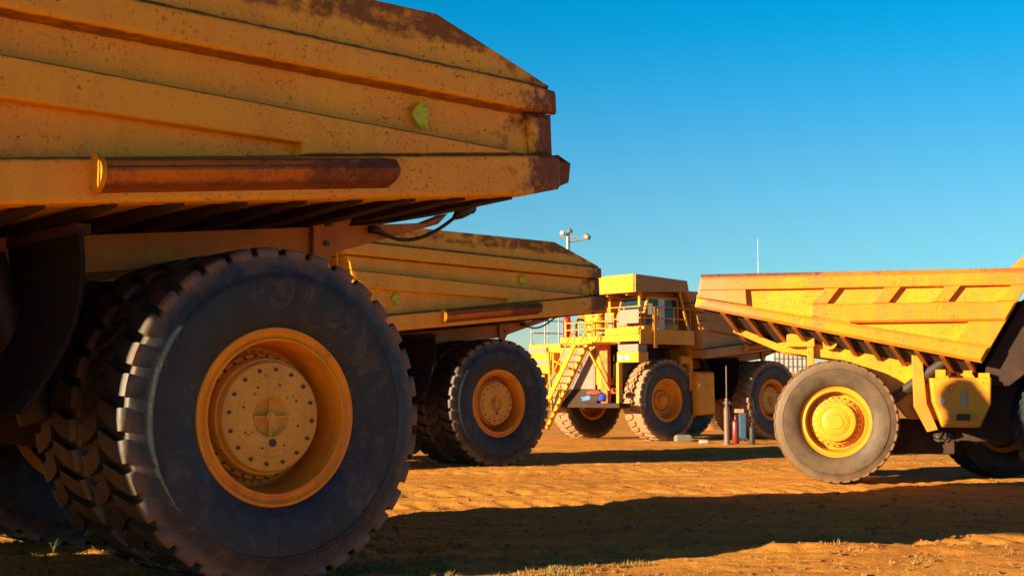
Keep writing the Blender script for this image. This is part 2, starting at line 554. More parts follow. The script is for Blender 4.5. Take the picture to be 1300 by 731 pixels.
def make_ground():
    ys = [-3000, -800, -250, -90, -40, -18, -8, 0, 4, 6, 8]
    y = 9.0
    while y < 75:
        ys.append(y)
        y *= 1.0042
    while y < 6000:
        ys.append(y)
        y *= 1.25
    xs, x, st = [0.0], 0.0, 0.05
    while x < 6000:
        x += st
        st *= 1.003 if x < 9 else (1.03 if x < 40 else 1.25)
        xs.append(x)
    xs = [-a for a in xs[:0:-1]] + xs
    nx, ny = len(xs), len(ys)
    vs, fs = [], []
    for yy in ys:
        for xx in xs:
            vs.append((xx, yy, ground_h(xx, yy) if math.hypot(xx, yy) < 300 else 0.0))
    for j in range(ny - 1):
        for i in range(nx - 1):
            a = j * nx + i
            fs.append((a, a + 1, a + nx + 1, a + nx))
    me = bpy.data.meshes.new('ground')
    me.from_pydata(vs, [], fs)
    me.polygons.foreach_set('use_smooth', [True] * len(fs))
    m, nt, bs = new_mat('orange_dirt')
    N = NT(nt)
    big = N.noise(0.35, 5, 0.6, stretch=(0.45, 1, 1))
    mid = N.noise(2.2, 6, 0.7, stretch=(0.5, 1, 1))
    fine = N.noise(18, 6, 0.75)
    c = N.mix(N.ramp(big, 0.38, 0.62), (0.82, 0.37, 0.060), (0.68, 0.26, 0.038))
    c = N.mix(N.math('MULTIPLY', N.ramp(mid, 0.46, 0.68), 0.6), c, (0.36, 0.14, 0.03))
    c = N.mix(N.math('MULTIPLY', N.ramp(fine, 0.52, 0.66), 0.55), c, (0.20, 0.07, 0.02))
    c = N.mix(N.math('MULTIPLY', N.ramp(N.noise(7, 5, 0.7, off=(4, 4, 0)), 0.58, 0.7), 0.45), c, (0.80, 0.46, 0.14))
    c = N.mix(N.math('MULTIPLY', N.ramp(N.noise(1.0, 7, 0.75, stretch=(0.25, 1, 1), off=(3, 7, 0)), 0.50, 0.62), 0.38), c, (0.32, 0.11, 0.022))
    strawy = N.math('MULTIPLY', N.ramp(N.noise(40, 3, 0.6, stretch=(0.18, 1, 1), off=(1, 5, 0), dist=1.0), 0.60, 0.66), N.ramp(N.noise(0.6, 4, off=(9, 3, 0)), 0.42, 0.6))
    c = N.mix(N.math('MULTIPLY', strawy, 0.6), c, (0.82, 0.56, 0.22))
    N.link(c, bs.inputs['Base Color'])
    bs.inputs['Roughness'].default_value = 0.95
    bs.inputs['Specular IOR Level'].default_value = 0.1
    h = N.math('ADD', N.math('MULTIPLY', mid, 2.2), N.math('ADD', fine, N.math('MULTIPLY', N.noise(60, 4), 0.35)))
    N.bump(h, 0.8, 0.035, bs)
    me.materials.append(m)
    o = bpy.data.objects.new('ground', me)
    COL.objects.link(o)
    o['kind'] = 'structure'


make_ground()

# ------------------------------------------------------------------ wheels
def arc_prof(pts, sub=3):
    """Catmull-Rom smoothing of a profile"""
    out = []
    P = [Vector((a, b)) for a, b in pts]
    for i in range(len(P) - 1):
        p0, p1, p2, p3 = P[max(i - 1, 0)], P[i], P[i + 1], P[min(i + 2, len(P) - 1)]
        for k in range(sub):
            t = k / sub
            q = 0.5 * ((2 * p1) + (p2 - p0) * t + (2 * p0 - 5 * p1 + 4 * p2 - p3) * t * t + (3 * p1 - p0 - 3 * p2 + p3) * t ** 3)
            out.append((q.x, q.y))
    out.append(tuple(P[-1]))
    return out


def tyre_mesh(Rt, w, rr, nl, depth, seed=1, worn=0.0):
    """Rt outer radius, w width, rr rim radius, nl lugs per side"""
    rnd = random.Random(seed)
    b = MB()
    hw = w / 2
    q_ = Rt - rr
    half = arc_prof([(hw * 0.80, rr), (hw * 0.92, rr + 0.035 * Rt), (hw * 1.02, rr + q_ * 0.22), (hw * 1.08, rr + q_ * 0.42), (hw * 1.09, rr + q_ * 0.58)], 4)
    half += [(hw * 1.088, rr + q_ * 0.605), (hw * 1.112, rr + q_ * 0.615), (hw * 1.108, rr + q_ * 0.645), (hw * 1.078, rr + q_ * 0.66)]
    half += arc_prof([(hw * 1.068, rr + q_ * 0.70), (hw * 1.040, rr + q_ * 0.78), (hw * 1.008, rr + q_ * 0.85), (hw * 0.975, Rt - depth * 1.25), (hw * 0.86, Rt - depth)], 3)
    prof = half + [(0.0, Rt - depth * 0.92)] + [(-y, r) for y, r in half[::-1]]
    b.lathe(prof, 112)
    # lugs: each a block crossing half of the tread and lapping over the shoulder
    pitch = 2 * math.pi / nl
    for side in (1, -1):
        for k in range(nl):
            a0 = pitch * (k + (0.5 if side < 0 else 0.0)) + rnd.uniform(-0.006, 0.006)
            wsh = pitch * 0.385
            wtop = pitch * 0.35
            st = []   # (y, r_outer, r_inner, half angle, slant)
            dr = rnd.uniform(-0.008, 0.004) - worn * 0.01
            st.append((0.02, Rt + dr, Rt - depth * 1.3, wtop * 0.75, 0.42 * pitch))
            st.append((hw * 0.35, Rt + dr, Rt - depth * 1.3, wtop, 0.22 * pitch))
            st.append((hw * 0.78, Rt - 0.004 + dr, Rt - depth * 1.4, wtop, 0.0))
            st.append((hw * 0.955, Rt - 0.014 + dr, Rt - depth * 1.5, wsh, 0.0))
            st.append((hw * 1.012, Rt - 0.035, Rt - depth * 1.6, wsh * 0.98, 0.0))
            st.append((hw * 1.016, Rt - depth * 1.35, Rt - depth * 1.9, wsh * 0.94, 0.0))
            vs = []
            for (y, ro, ri, ha, sl) in st:
                c = a0 + sl
                for (aa, r) in ((c - ha, ri), (c - ha * 0.90, ro), (c, ro + 0.001), (c + ha * 0.90, ro), (c + ha, ri)):
                    yy = y if r != ri else y * (0.965 if y > hw * 0.85 else 1.0)
                    vs.append((r * math.cos(aa), side * yy, r * math.sin(aa)))
            m_ = 5
            fs = []
            for i in range(len(st) - 1):
                for j in range(m_ - 1):
                    fs.append((i * m_ + j, i * m_ + j + 1, (i + 1) * m_ + j + 1, (i + 1) * m_ + j))
            fs.append(tuple(range(m_)))
            fs.append(tuple(range((len(st) - 1) * m_, len(st) * m_)))
            b.add(vs, fs)
    return b


def bolt_ring(b, y, r, n, s, h=0.03, ph=0.0, seg=6):
    for k in range(n):
        a = 2 * math.pi * k / n + ph
        b.cyl((r * math.cos(a), y - 0.005, r * math.sin(a)), (r * math.cos(a), y + h, r * math.sin(a)), s, seg=seg, smooth=False)


TY = {}


def rear_wheel(parent, loc, flip=False):
    """outer dual wheel with the planetary hub: rim > tyre, hub"""
    if 'rear' not in TY:
        rim = MB()
        rim.lathe([(0.33, 0.815), (0.385, 0.822), (0.40, 0.812), (0.402, 0.792), (0.385, 0.775), (0.372, 0.755), (0.368, 0.735), (0.382, 0.728), (0.392, 0.715),
                   (0.388, 0.700), (0.36, 0.692), (0.26, 0.685), (0.14, 0.668), (0.02, 0.652), (-0.05, 0.648), (-0.05, 0.56)], 112)
        rim.lathe([(-0.30, 0.76), (-0.38, 0.80), (-0.40, 0.80), (-0.38, 0.70), (-0.05, 0.648)], 64)
        bolt_ring(rim, -0.05, 0.607, 44, 0.013, 0.035)
        ro = rim.build('rear_wheel', M['rim'], None, sharp=38)
        ty = tyre_mesh(1.56, 0.90, 0.80, 34, 0.066).build('tyre', M['tyre'], ro, sharp=50)
        hb = MB()
        hb.lathe([(-0.06, 0.585), (0.06, 0.585), (0.075, 0.575), (0.08, 0.555), (0.16, 0.548), (0.20, 0.535), (0.205, 0.512), (0.255, 0.508), (0.272, 0.495), (0.276, 0.47),
                  (0.276, 0.375), (0.272, 0.370), (0.272, 0.360), (0.276, 0.355), (0.276, 0.19)], 112)
        # recessed centre with four webs and a boss; the web plate is one dish
        hb.lathe([(0.276, 0.19), (0.262, 0.180), (0.225, 0.150), (0.215, 0.10), (0.215, 0.0)], 64)
        for a in (0, 90, 180, 270):
            c, s_ = math.cos(R(a)), math.sin(R(a))
            hb.beam((0.04 * c, 0.235, 0.04 * s_), (0.175 * c, 0.250, 0.175 * s_), 0.018, 0.045, up=(0, 1, 0))
        hb.cyl((0, 0.20, 0), (0, 0.283, 0), 0.050, 0.045, 20)
        hb.cyl((0, 0.28, 0), (0, 0.288, 0), 0.026, 0.024, 12)
        bo = hb
        bo.m = 1
        bolt_ring(bo, 0.272, 0.435, 16, 0.019, 0.020, ph=0.1)
        bolt_ring(bo, 0.272, 0.30, 8, 0.011, 0.012, ph=0.3)
        bo.cyl((-0.02, 0.27, -0.24), (-0.02, 0.285, -0.24), 0.040, 0.036, 14)
        bolt_ring(bo, 0.08, 0.565, 30, 0.013, 0.02)
        bo.build('hub', [M['hub'], M['bolt']], ro, sharp=38)
        TY['rear'] = ro
        ro.parent = parent
        ro.location = loc
        return ro
    c = copy_tree(TY['rear'], parent)
    c.location = loc
    c.rotation_euler = (0, R(37), R(180)) if flip else (0, R(random.uniform(5, 10)), 0)
    return c


def inner_wheel(parent, loc):
    if 'inner' not in TY:
        rim = MB()
        rim.lathe([(0.36, 0.70), (0.40, 0.80), (0.38, 0.82), (-0.38, 0.82), (-0.40, 0.80), (-0.36, 0.70), (0.36, 0.70)], 64)
        ro = rim.build('inner_wheel', M['rim'], parent, sharp=38)
        o = bpy.data.objects.new('tyre', bpy.data.objects['tyre'].data)
        COL.objects.link(o)
        o.parent = ro
        o.rotation_euler = (0, R(4), 0)
        TY['inner'] = ro
        ro.location = loc
        return ro
    c = copy_tree(TY['inner'], parent)
    c.location = loc
    return c


def front_wheel(parent, loc, flip=False, steer=0.0):
    if 'front' not in TY:
        rim = MB()
        rim.lathe([(0.33, 0.815), (0.39, 0.82), (0.40, 0.80), (0.385, 0.775), (0.37, 0.74), (0.385, 0.72), (0.36, 0.695), (0.22, 0.66), (0.08, 0.60), (0.05, 0.52),
                   (0.05, 0.42), (0.0, 0.40)], 96)
        rim.lathe([(-0.33, 0.80), (-0.40, 0.80), (-0.38, 0.70), (0.0, 0.62), (0.05, 0.52)], 64)
        bolt_ring(rim, 0.05, 0.47, 24, 0.016, 0.03)
        ro = rim.build('front_wheel', M['rim'], parent, sharp=38)
        o = bpy.data.objects.new('tyre', bpy.data.objects['tyre'].data)
        COL.objects.link(o)
        o.parent = ro
        hb = MB()
        hb.lathe([(-0.05, 0.40), (0.06, 0.36), (0.10, 0.34), (0.12, 0.26), (0.22, 0.22), (0.26, 0.16), (0.27, 0.10), (0.275, 0.0)], 64)
        bolt_ring(hb, 0.11, 0.29, 12, 0.014, 0.02)
        hb.build('hub', M['rim'], ro, sharp=38)
        TY['front'] = ro
        ro.location = loc
        return ro
    c = copy_tree(TY['front'], parent)
    c.location = loc
    c.rotation_euler = (0, 0, R(180) if flip else 0)
    return c


# ------------------------------------------------------------------ the big haul truck (local: X front, Y left, Z up)
def tailbend(x):
    d = 0.0
    if x < -2.81: d += 0.22 * (-2.81 - x)
    if x < -3.36: d += 0.75 * (-3.36 - x)
    return d


def lerp(a, b, x):
    return a[1] + (b[1] - a[1]) * (x - a[0]) / (b[0] - a[0])


def ledge(x): return 5.075 + 0.0236 * x
def r1(x): return 4.767 + 0.0202 * x
def d1(x): return 4.365 + 0.036 * x
def sillt(x): return 3.917 - 0.1137 * x
def sillb(x): return 3.509 - 0.1033 * x


def side_part(parent, name, poly, y0, y1, inset, mat, bevel=0.012, sides=(1, -1), yf=tailbend, strips=False):
    for s in sides:
        b = MB()
        b.prism(poly, s * y0, s * y1, inset, yf, strips=strips)
        b.build(name, mat, parent, bevel=bevel)


def make_haul_truck():
    t = empty('haul_truck')
    # --- dump body
    outline = [(4.02, 3.12), (4.35, 4.7), (4.75, 5.25), (5.0, 5.62), (-1.72, 5.55), (-2.81, 5.17), (-3.22, 5.02), (-3.24, 4.72), (-3.26, 4.32), (-3.26, 3.98), (-2.81, sillb(-2.81) + 0.02)]
    b = MB()
    b.prism(outline, 3.0, 3.16)
    b.mirror_y()
    fl = [(4.02, 3.10 + 0.02), (4.02, 3.28), (-2.8, 3.99), (-3.68, 4.20), (-3.65, 4.04), (-2.8, sillb(-2.8) + 0.02)]
    b.prism(fl, -3.0, 3.0)
    b.prism([(4.0, 3.15), (4.33, 4.7), (4.73, 5.25), (4.98, 5.6), (4.85, 5.6), (4.60, 5.25), (4.18, 4.7), (3.86, 3.2)], -3.0, 3.0)
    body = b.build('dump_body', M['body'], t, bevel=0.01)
    # top plate, ribs, frame of the flank
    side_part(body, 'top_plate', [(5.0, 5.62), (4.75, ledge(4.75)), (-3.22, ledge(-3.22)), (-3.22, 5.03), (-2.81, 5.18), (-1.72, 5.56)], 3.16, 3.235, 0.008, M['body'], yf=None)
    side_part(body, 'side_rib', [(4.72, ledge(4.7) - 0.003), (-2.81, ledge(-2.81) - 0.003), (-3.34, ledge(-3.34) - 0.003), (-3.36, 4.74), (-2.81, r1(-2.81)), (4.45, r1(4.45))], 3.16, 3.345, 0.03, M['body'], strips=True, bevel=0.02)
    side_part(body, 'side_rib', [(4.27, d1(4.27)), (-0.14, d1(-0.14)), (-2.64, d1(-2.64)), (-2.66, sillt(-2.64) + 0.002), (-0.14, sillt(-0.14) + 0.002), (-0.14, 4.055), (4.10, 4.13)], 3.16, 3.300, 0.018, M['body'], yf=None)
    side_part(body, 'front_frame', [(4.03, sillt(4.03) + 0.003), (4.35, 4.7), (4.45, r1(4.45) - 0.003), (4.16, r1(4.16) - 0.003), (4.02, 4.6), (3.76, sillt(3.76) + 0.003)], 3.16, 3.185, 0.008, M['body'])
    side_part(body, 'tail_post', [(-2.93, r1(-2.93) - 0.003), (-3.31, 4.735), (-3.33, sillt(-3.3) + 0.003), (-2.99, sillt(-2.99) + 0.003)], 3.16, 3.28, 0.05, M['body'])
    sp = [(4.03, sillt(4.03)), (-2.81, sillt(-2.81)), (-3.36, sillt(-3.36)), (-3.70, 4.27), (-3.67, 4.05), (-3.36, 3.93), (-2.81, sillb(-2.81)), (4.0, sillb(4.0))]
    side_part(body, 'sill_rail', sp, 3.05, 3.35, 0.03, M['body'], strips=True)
    # rusty pad on the sill: an octagonal half pipe
    for s in (1, -1):
        b = MB()
        n = 5
        rings = []
        for X, k in ((1.86, 1.0), (-1.06, 1.0), (-1.14, 0.55)):
            zc = (sillt(X) + sillb(X)) / 2 + 0.03
            ring = []
            for i in range(n):
                a = R(-90 + 180 * i / (n - 1))
                ring.append((X, s * (3.352 + 0.200 * k * math.cos(a)), zc + 0.145 * k * math.sin(a) + 0.02 * math.cos(a)))
            ring.append((X, s * 3.32, zc + 0.155 * k))
            ring.insert(0, (X, s * 3.32, zc - 0.155 * k))
            rings.append(ring)
        m_ = len(rings[0])
        b.add([v for r_ in rings for v in r_], [(i * m_ + j, i * m_ + j + 1, (i + 1) * m_ + j + 1, (i + 1) * m_ + j) for i in range(2) for j in range(m_ - 1)]
              + [tuple(range(m_)), tuple(range(2 * m_, 3 * m_))])
        b.build('bumper_pad', M['pad'], body, bevel=0.012)
        b = MB()
        X = 1.862
        zc = (sillt(X) + sillb(X)) / 2 + 0.03
        ring = [(0.0, -0.175)] + [(0.232 * math.cos(R(-90 + 15 * i)), 0.175 * math.sin(R(-90 + 15 * i))) for i in range(13)] + [(0.0, 0.175)]
        b.add([(X + dx, s * (3.33 + q[0]), zc + q[1] + 0.01) for dx in (0.0, 0.045) for q in ring],
              [tuple(range(len(ring))), tuple(range(len(ring), 2 * len(ring)))] + [(i, i + 1, len(ring) + i + 1, len(ring) + i) for i in range(len(ring) - 1)])
        b.build('pad_end_plate', M['cabp'], body)
    # bolsters under the floor
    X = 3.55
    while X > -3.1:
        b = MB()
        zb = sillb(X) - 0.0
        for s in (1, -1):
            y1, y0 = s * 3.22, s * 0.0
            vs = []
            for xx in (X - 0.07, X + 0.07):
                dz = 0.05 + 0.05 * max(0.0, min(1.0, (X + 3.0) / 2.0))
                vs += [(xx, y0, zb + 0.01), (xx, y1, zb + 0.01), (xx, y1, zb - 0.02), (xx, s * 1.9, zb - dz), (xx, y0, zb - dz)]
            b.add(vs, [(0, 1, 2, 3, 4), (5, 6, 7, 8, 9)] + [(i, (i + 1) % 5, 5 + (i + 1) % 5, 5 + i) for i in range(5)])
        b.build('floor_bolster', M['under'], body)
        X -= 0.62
    # longitudinal body rails
    for s in (1, -1):
        b = MB()
        b.prism([(3.6, 2.62), (3.6, 3.02), (-3.0, 3.72), (-3.35, 3.86), (-3.2, 3.72), (-1.5, 3.21)], s * 1.05, s * 1.28)
        b.build('body_rail', M['rail'], body, bevel=0.01)
        b = MB()
        b.prism([(-1.46, 3.92), (-2.02, 3.92), (-1.95, 3.66), (-1.62, 3.12), (-1.46, 3.05)], s * 1.29, s * 1.35)
        b.build('hinge_bracket', M['rail'], body, bevel=0.008)
        for bx, bz, br in ((-1.64, 3.62, 0.055), (-1.62, 3.38, 0.032)):
            b = MB()
            b.cyl((bx, s * 1.34, bz), (bx, s * 1.375, bz), br, seg=14)
            b.build('bracket_bolt', M['bolt'], body)
    # canopy
    b = MB()
    b.prism([(4.78, 5.45), (5.0, 5.60), (7.50, 5.50), (7.62, 5.52), (7.62, 5.62), (5.0, 5.72), (4.7, 5.6)], -3.18, 3.18)
    for k in range(6):
        yy = -2.6 + k * 1.04
        b.prism([(5.1, 5.56), (7.5, 5.50), (7.5, 5.38), (6.4, 5.32), (5.0, 5.40)], yy - 0.05, yy + 0.05)
    b.build('canopy', M['body'], body, bevel=0.01)
    for s in (1, -1):
        b = MB()
        b.prism([(4.85, 5.58), (7.66, 5.46), (7.66, 6.12), (4.95, 6.0)], s * 3.181, s * 3.25)
        b.build('canopy_side_board', M['body'], body, bevel=0.01)
    b = MB()
    b.box(7.60, 7.70, -3.17, 3.17, 5.46, 6.12)
    b.build('canopy_front_board', M['cabp'], body, bevel=0.01)

    # --- retaining cable with its hook under the tail
    b = MB()
    p0, p3 = Vector((-2.30, 1.34, 3.58)), Vector((-3.46, 1.34, 3.86))
    pts = []
    for i in range(17):
        u = i / 16
        p = p0.lerp(p3, u)
        p.z -= 0.19 * 4 * u * (1 - u) * (1 - 0.35 * (u - 0.5))
        pts.append(p)
    b.tube(pts, 0.022, 10)
    b.tube([pts[0] + Vector((0.10, 0, 0.0)), pts[0], pts[1]], [0.05, 0.045, 0.03], 8)
    b.tube([pts[-2], pts[-1], pts[-1] + Vector((-0.10, 0, 0.05)), pts[-1] + Vector((-0.22, 0, 0.14))], [0.03, 0.07, 0.075, 0.05], 10)
    b.lathe([(-0.02, 0.05), (0.02, 0.05), (0.02, 0.085), (-0.02, 0.085), (-0.02, 0.05)], 20, c=(-3.62, 1.34, 3.95))
    b.build('retaining_cable', M['black'], t)

    # --- chassis
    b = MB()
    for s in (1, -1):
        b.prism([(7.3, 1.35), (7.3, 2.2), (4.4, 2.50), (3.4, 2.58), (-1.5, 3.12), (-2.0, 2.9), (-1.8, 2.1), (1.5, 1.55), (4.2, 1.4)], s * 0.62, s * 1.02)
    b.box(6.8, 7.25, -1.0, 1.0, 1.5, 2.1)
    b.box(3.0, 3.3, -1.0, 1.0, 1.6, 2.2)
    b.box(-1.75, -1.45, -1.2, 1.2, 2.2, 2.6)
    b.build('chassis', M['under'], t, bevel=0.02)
    b = MB()
    b.lathe([(-1.6, 0.30), (-1.2, 0.34), (-0.75, 0.62), (0.75, 0.62), (1.2, 0.34), (1.6, 0.30)], 32, c=(0, 0, 1.53))
    b.cyl((0, 0, 1.53), (2.4, 0, 1.75), 0.5, 0.35, 20)
    b.build('rear_axle', M['under'], t, sharp=40)
    b = MB()
    b.cyl((5.25, -1.95, 1.53), (5.25, 1.95, 1.53), 0.30, seg=24)
    for s in (1, -1):
        b.cyl((5.25, s * 1.42, 1.4), (5.1, s * 1.32, 3.3), 0.22, seg=20)
    b.build('front_axle', M['black'], t)
    for s in (1, -1):
        b = MB()
        b.cyl((-0.55, s * 0.82, 1.8), (-1.1, s * 0.82, 2.75), 0.19, seg=20)
        b.cyl((-1.1, s * 0.82, 2.7), (-1.25, s * 0.82, 3.0), 0.12, seg=20)
        b.build('suspension_strut', M['rail'], t)
        b = MB()
        b.cyl((1.6, s * 1.5, 1.5), (2.1, s * 1.45, 3.0), 0.17, seg=20)
        b.cyl((2.1, s * 1.45, 2.9), (2.2, s * 1.44, 3.2), 0.11, seg=20)
        b.build('hoist_cylinder', M['black'], t)
        # mud flap in front of the duals
        b = MB()
        rows = 9
        vs = []
        for i in range(rows):
            u = i / (rows - 1)
            zz = 3.12 - 1.55 * u
            xx = 1.80 + 0.46 * u - 0.20 * math.sin(u * math.pi)
            for yy, bend in ((0.95, 0), (1.9, 0.02), (2.5, 0.03), (2.95, 0.0), (3.05, 0.06)):
                vs.append((xx + bend, s * yy, zz))
            for yy, bend in ((3.05, 0.06), (2.95, 0.0), (2.5, 0.03), (1.9, 0.02), (0.95, 0)):
                vs.append((xx + bend + 0.03, s * (yy + (0.004 if yy > 3.0 else 0)), zz))
        fs = [(i * 10 + j, i * 10 + (j + 1) % 10, (i + 1) * 10 + (j + 1) % 10, (i + 1) * 10 + j) for i in range(rows - 1) for j in range(10)]
        fs += [tuple(range(10)), tuple(range((rows - 1) * 10, rows * 10))]
        b.add(vs, fs, True)
        b.build('mud_flap', M['flap'], t, sharp=40)
        b = MB()
        b.box(1.72, 1.86, s * 1.1, s * 2.92, 3.10, 3.19)
        b.build('flap_hanger', M['under'], t)

    # --- wheels
    for s in (1, -1):
        rear_wheel(t, (0, s * 2.75, 1.53), s < 0)
        inner_wheel(t, (0, s * 1.72, 1.53))
        front_wheel(t, (5.25, s * 2.06, 1.53), s < 0)

    # --- tanks
    b = MB()
    b.prism([(2.95, 1.0), (3.0, 2.62), (3.95, 2.62), (4.0, 1.75), (3.9, 0.95)], 1.35, 2.84, 0.08)
    b.build('fuel_tank', M['cabp'], t, bevel=0.03)
    b = MB()
    b.cyl((3.45, -1.3, 1.75), (3.45, -2.75, 1.75), 0.62, seg=32)
    b.build('hydraulic_tank', M['cabp'], t, bevel=0.03)
    b = MB()
    b.box(3.99, 4.14, 1.5, 2.60, 1.9, 3.60)
    b.box(4.1, 4.6, 2.42, 2.60, 2.9, 3.2)
    b.build('deck_support', M['cabp'], t, bevel=0.01)

    # --- decks and fascias
    b = MB()
    b.box(4.42, 7.2, 0.75, 3.01, 4.02, 4.10)
    b.box(4.42, 7.2, -3.1, 0.2, 3.62, 3.70)
    b.box(4.42, 7.2, -1.3, 0.74, 3.86, 3.93)
    b.build('deck', M['greydust'], t)
    b = MB()
    b.box(4.40, 7.27, 3.02, 3.08, 3.60, 4.14)
    b.box(7.20, 7.30, -1.3, 3.05, 3.70, 3.94)
    b.box(7.20, 7.34, 1.30, 3.05, 3.945, 4.20)
    b.box(4.40, 7.27, -3.20, -3.10, 3.45, 3.75)
    b.box(7.20, 7.30, -3.1, -1.302, 3.38, 3.72)
    b.build('deck_fascia', M['cabp'], t, bevel=0.012)
    for y0, y1 in ((2.0, 3.12), (-3.12, -2.0)):
        b = MB()
        b.box(6.9, 7.42, y0, y1, 2.92, 3.30)
        b.build('headlight_panel', M['cabp'], t, bevel=0.015)
        b = MB()
        b.box(6.95, 7.40, y0 + 0.03, y1 - 0.02, 3.303, 3.58)
        b.build('panel_grille', M['greydust'], t)
    for yy in (2.2, 2.55, -2.2, -2.55):
        b = MB()
        b.lathe([(0, 0.11), (0.03, 0.11), (0.03, 0.09), (0.01, 0.08), (0.01, 0)], 20)
        o = b.build('headlight', M['lens'], t)
        o.location = (7.42, yy, 3.10)
        o.rotation_euler = (0, 0, R(-90))
    # hood, radiator and bumper
    b = MB()
    b.box(5.0, 7.5, -1.1, 1.1, 2.1, 3.55)
    b.build('engine_hood', M['cabp'], t, bevel=0.03)
    b = MB()
    b.box(7.5, 7.56, -0.95, 0.95, 1.95, 3.45)
    for k in range(14):
        b.box(7.56, 7.59, -0.9, 0.9, 2.0 + k * 0.104, 2.04 + k * 0.104)
    b.build('radiator_grille', M['greydust'], t)
    b = MB()
    b.box(7.15, 7.75, -2.75, 2.45, 1.25, 1.42)
    b.prism([(7.2, 1.42), (7.2, 1.95), (7.55, 1.95), (7.74, 1.42)], -1.2, 1.2)
    b.build('bumper', M['under'], t, bevel=0.02)
    for bx, mt in (((7.35, 7.55, 1.25, 1.60, 1.42, 3.62), 'orange'), ((7.30, 7.50, 2.03, 2.17, 1.42, 2.92), 'cabp'), ((7.30, 7.50, -2.17, -2.03, 1.42, 2.92), 'cabp'), ((7.32, 7.50, 1.02, 1.2, 1.42, 3.6), 'cabp')):
        b = MB()
        b.box(*bx)
        b.build('bumper_post', M[mt], t, bevel=0.015)
    b = MB()
    b.box(7.3, 7.75, -2.6, -1.2, 2.55, 3.35)
    b.build('battery_box', M['cabp'], t, bevel=0.02)
    b = MB()
    b.box(7.75, 7.76, -2.55, -1.25, 2.88, 3.08)
    b.build('warning_band', M['greydust'], t)

    # --- cab
    b = MB()
    b.prism([(4.95, 4.10), (4.95, 5.38), (6.55, 5.38), (6.60, 5.30), (6.78, 4.75), (6.82, 4.10)], 1.35, 2.80)
    cab = b.build('cab', M['cabp'], t, bevel=0.03)
    b = MB()
    b.prism([(5.02, 4.38), (5.10, 5.28), (5.72, 5.28), (5.72, 4.32)], 2.80, 2.815)
    b.build('side_window', M['glass'], cab)
    b = MB()
    b.prism([(6.08, 4.32), (6.08, 5.28), (6.50, 5.28), (6.70, 4.75), (6.74, 4.32)], 2.80, 2.815)
    b.build('side_window', M['glass'], cab)
    b = MB()
    b.prism([(5.74, 4.14), (5.74, 5.30), (6.06, 5.30), (6.06, 4.14)], 2.80, 2.83)
    b.build('cab_door_panel', M['white'], cab)
    b = MB()
    b.add([(6.795, 1.45, 4.80), (6.795, 2.7, 4.80), (6.62, 2.7, 5.30), (6.62, 1.45, 5.30), (6.775, 1.45, 4.79), (6.775, 2.7, 4.79), (6.60, 2.7, 5.29), (6.60, 1.45, 5.29)],
          [(0, 1, 2, 3), (4, 5, 6, 7), (0, 1, 5, 4), (1, 2, 6, 5), (2, 3, 7, 6), (3, 0, 4, 7)])
    b.build('windshield', M['glass'], cab)
    b = MB()
    b.box(6.83, 6.90, 1.45, 2.75, 4.30, 4.72)
    b.build('front_panel', M['greydust'], cab)
    b = MB()
    b.prism([(4.98, 4.45), (5.05, 5.25), (6.45, 5.25), (6.6, 4.8), (6.6, 4.45)], 1.335, 1.35)
    b.build('side_window', M['glass'], cab)
    # air cleaners and boxes on the other half of the deck
    for yy, xx in ((-0.15, 6.7), (0.45, 6.9)):
        b = MB()
        b.cyl((xx, yy, 3.93), (xx, yy, 4.55), 0.24, seg=24)
        b.cyl((xx, yy, 4.55), (xx, yy, 4.66), 0.27, seg=24)
        b.cyl((xx, yy, 4.66), (xx, yy, 4.78), 0.15, seg=20)
        b.build('air_cleaner', M['cabp'], t)
    b = MB()
    b.box(5.2, 6.9, 0.80, 1.28, 4.10, 4.82)
    b.build('electrical_cabinet', M['cabp'], t, bevel=0.02)
    b = MB()
    b.box(6.90, 6.94, 0.84, 1.24, 4.18, 4.74)
    b.build('cabinet_door', M['greydust'], t, bevel=0.01)
    b = MB()
    b.box(5.4, 6.4, -0.9, 0.1, 4.0, 4.85)
    b.build('resistor_box', M['cabp'], t, bevel=0.03)
    b = MB()
    for k in range(5):
        b.box(6.40, 6.43, -0.82, 0.02, 4.12 + 0.14 * k, 4.18 + 0.14 * k)
    b.build('louvre_panel', M['orange'], t)
    for yy, zz in ((0.95, 4.02), (-0.55, 4.1)):
        b = MB()
        b.tube([(7.12, yy, 3.9), (7.14, yy, zz + 0.3), (6.9, yy - 0.15, zz + 0.55), (6.4, yy - 0.2, zz + 0.5)], 0.045, 10)
        b.build('hose', M['black'], t)
    b = MB()
    b.cyl((7.12, -1.12, 3.95), (7.12, -1.12, 4.66), 0.155, 0.155, 20)
    b.cyl((7.12, -1.12, 4.66), (7.12, -1.12, 4.76), 0.155, 0.06, 20)
    b.cyl((7.12, -1.12, 4.76), (7.12, -1.12, 4.84), 0.035, seg=8)
    b.build('fire_extinguisher', M['red'], t)
    # screen on the front rail, dark boxes and plate standing in for shade below
    b = MB()
    b.box(7.235, 7.25, 1.95, 2.98, 4.36, 4.86)
    b.build('rail_screen', M['greydust'], t)
    for s in (1, -1):
        b = MB()
        b.box(4.5, 6.9, s * 0.95, s * 1.62, 2.35, 3.58)
        b.build('bay_shade_box', M['black'], t)
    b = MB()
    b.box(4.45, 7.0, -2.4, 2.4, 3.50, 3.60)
    b.build('deck_shade_plate', M['under'], t)
    b = MB()
    b.tube([(4.9, -2.0, 3.7), (4.9, -2.0, 4.9), (4.85, -2.0, 5.0)], 0.14, 14)
    b.build('exhaust_stack', M['bolt'], t)
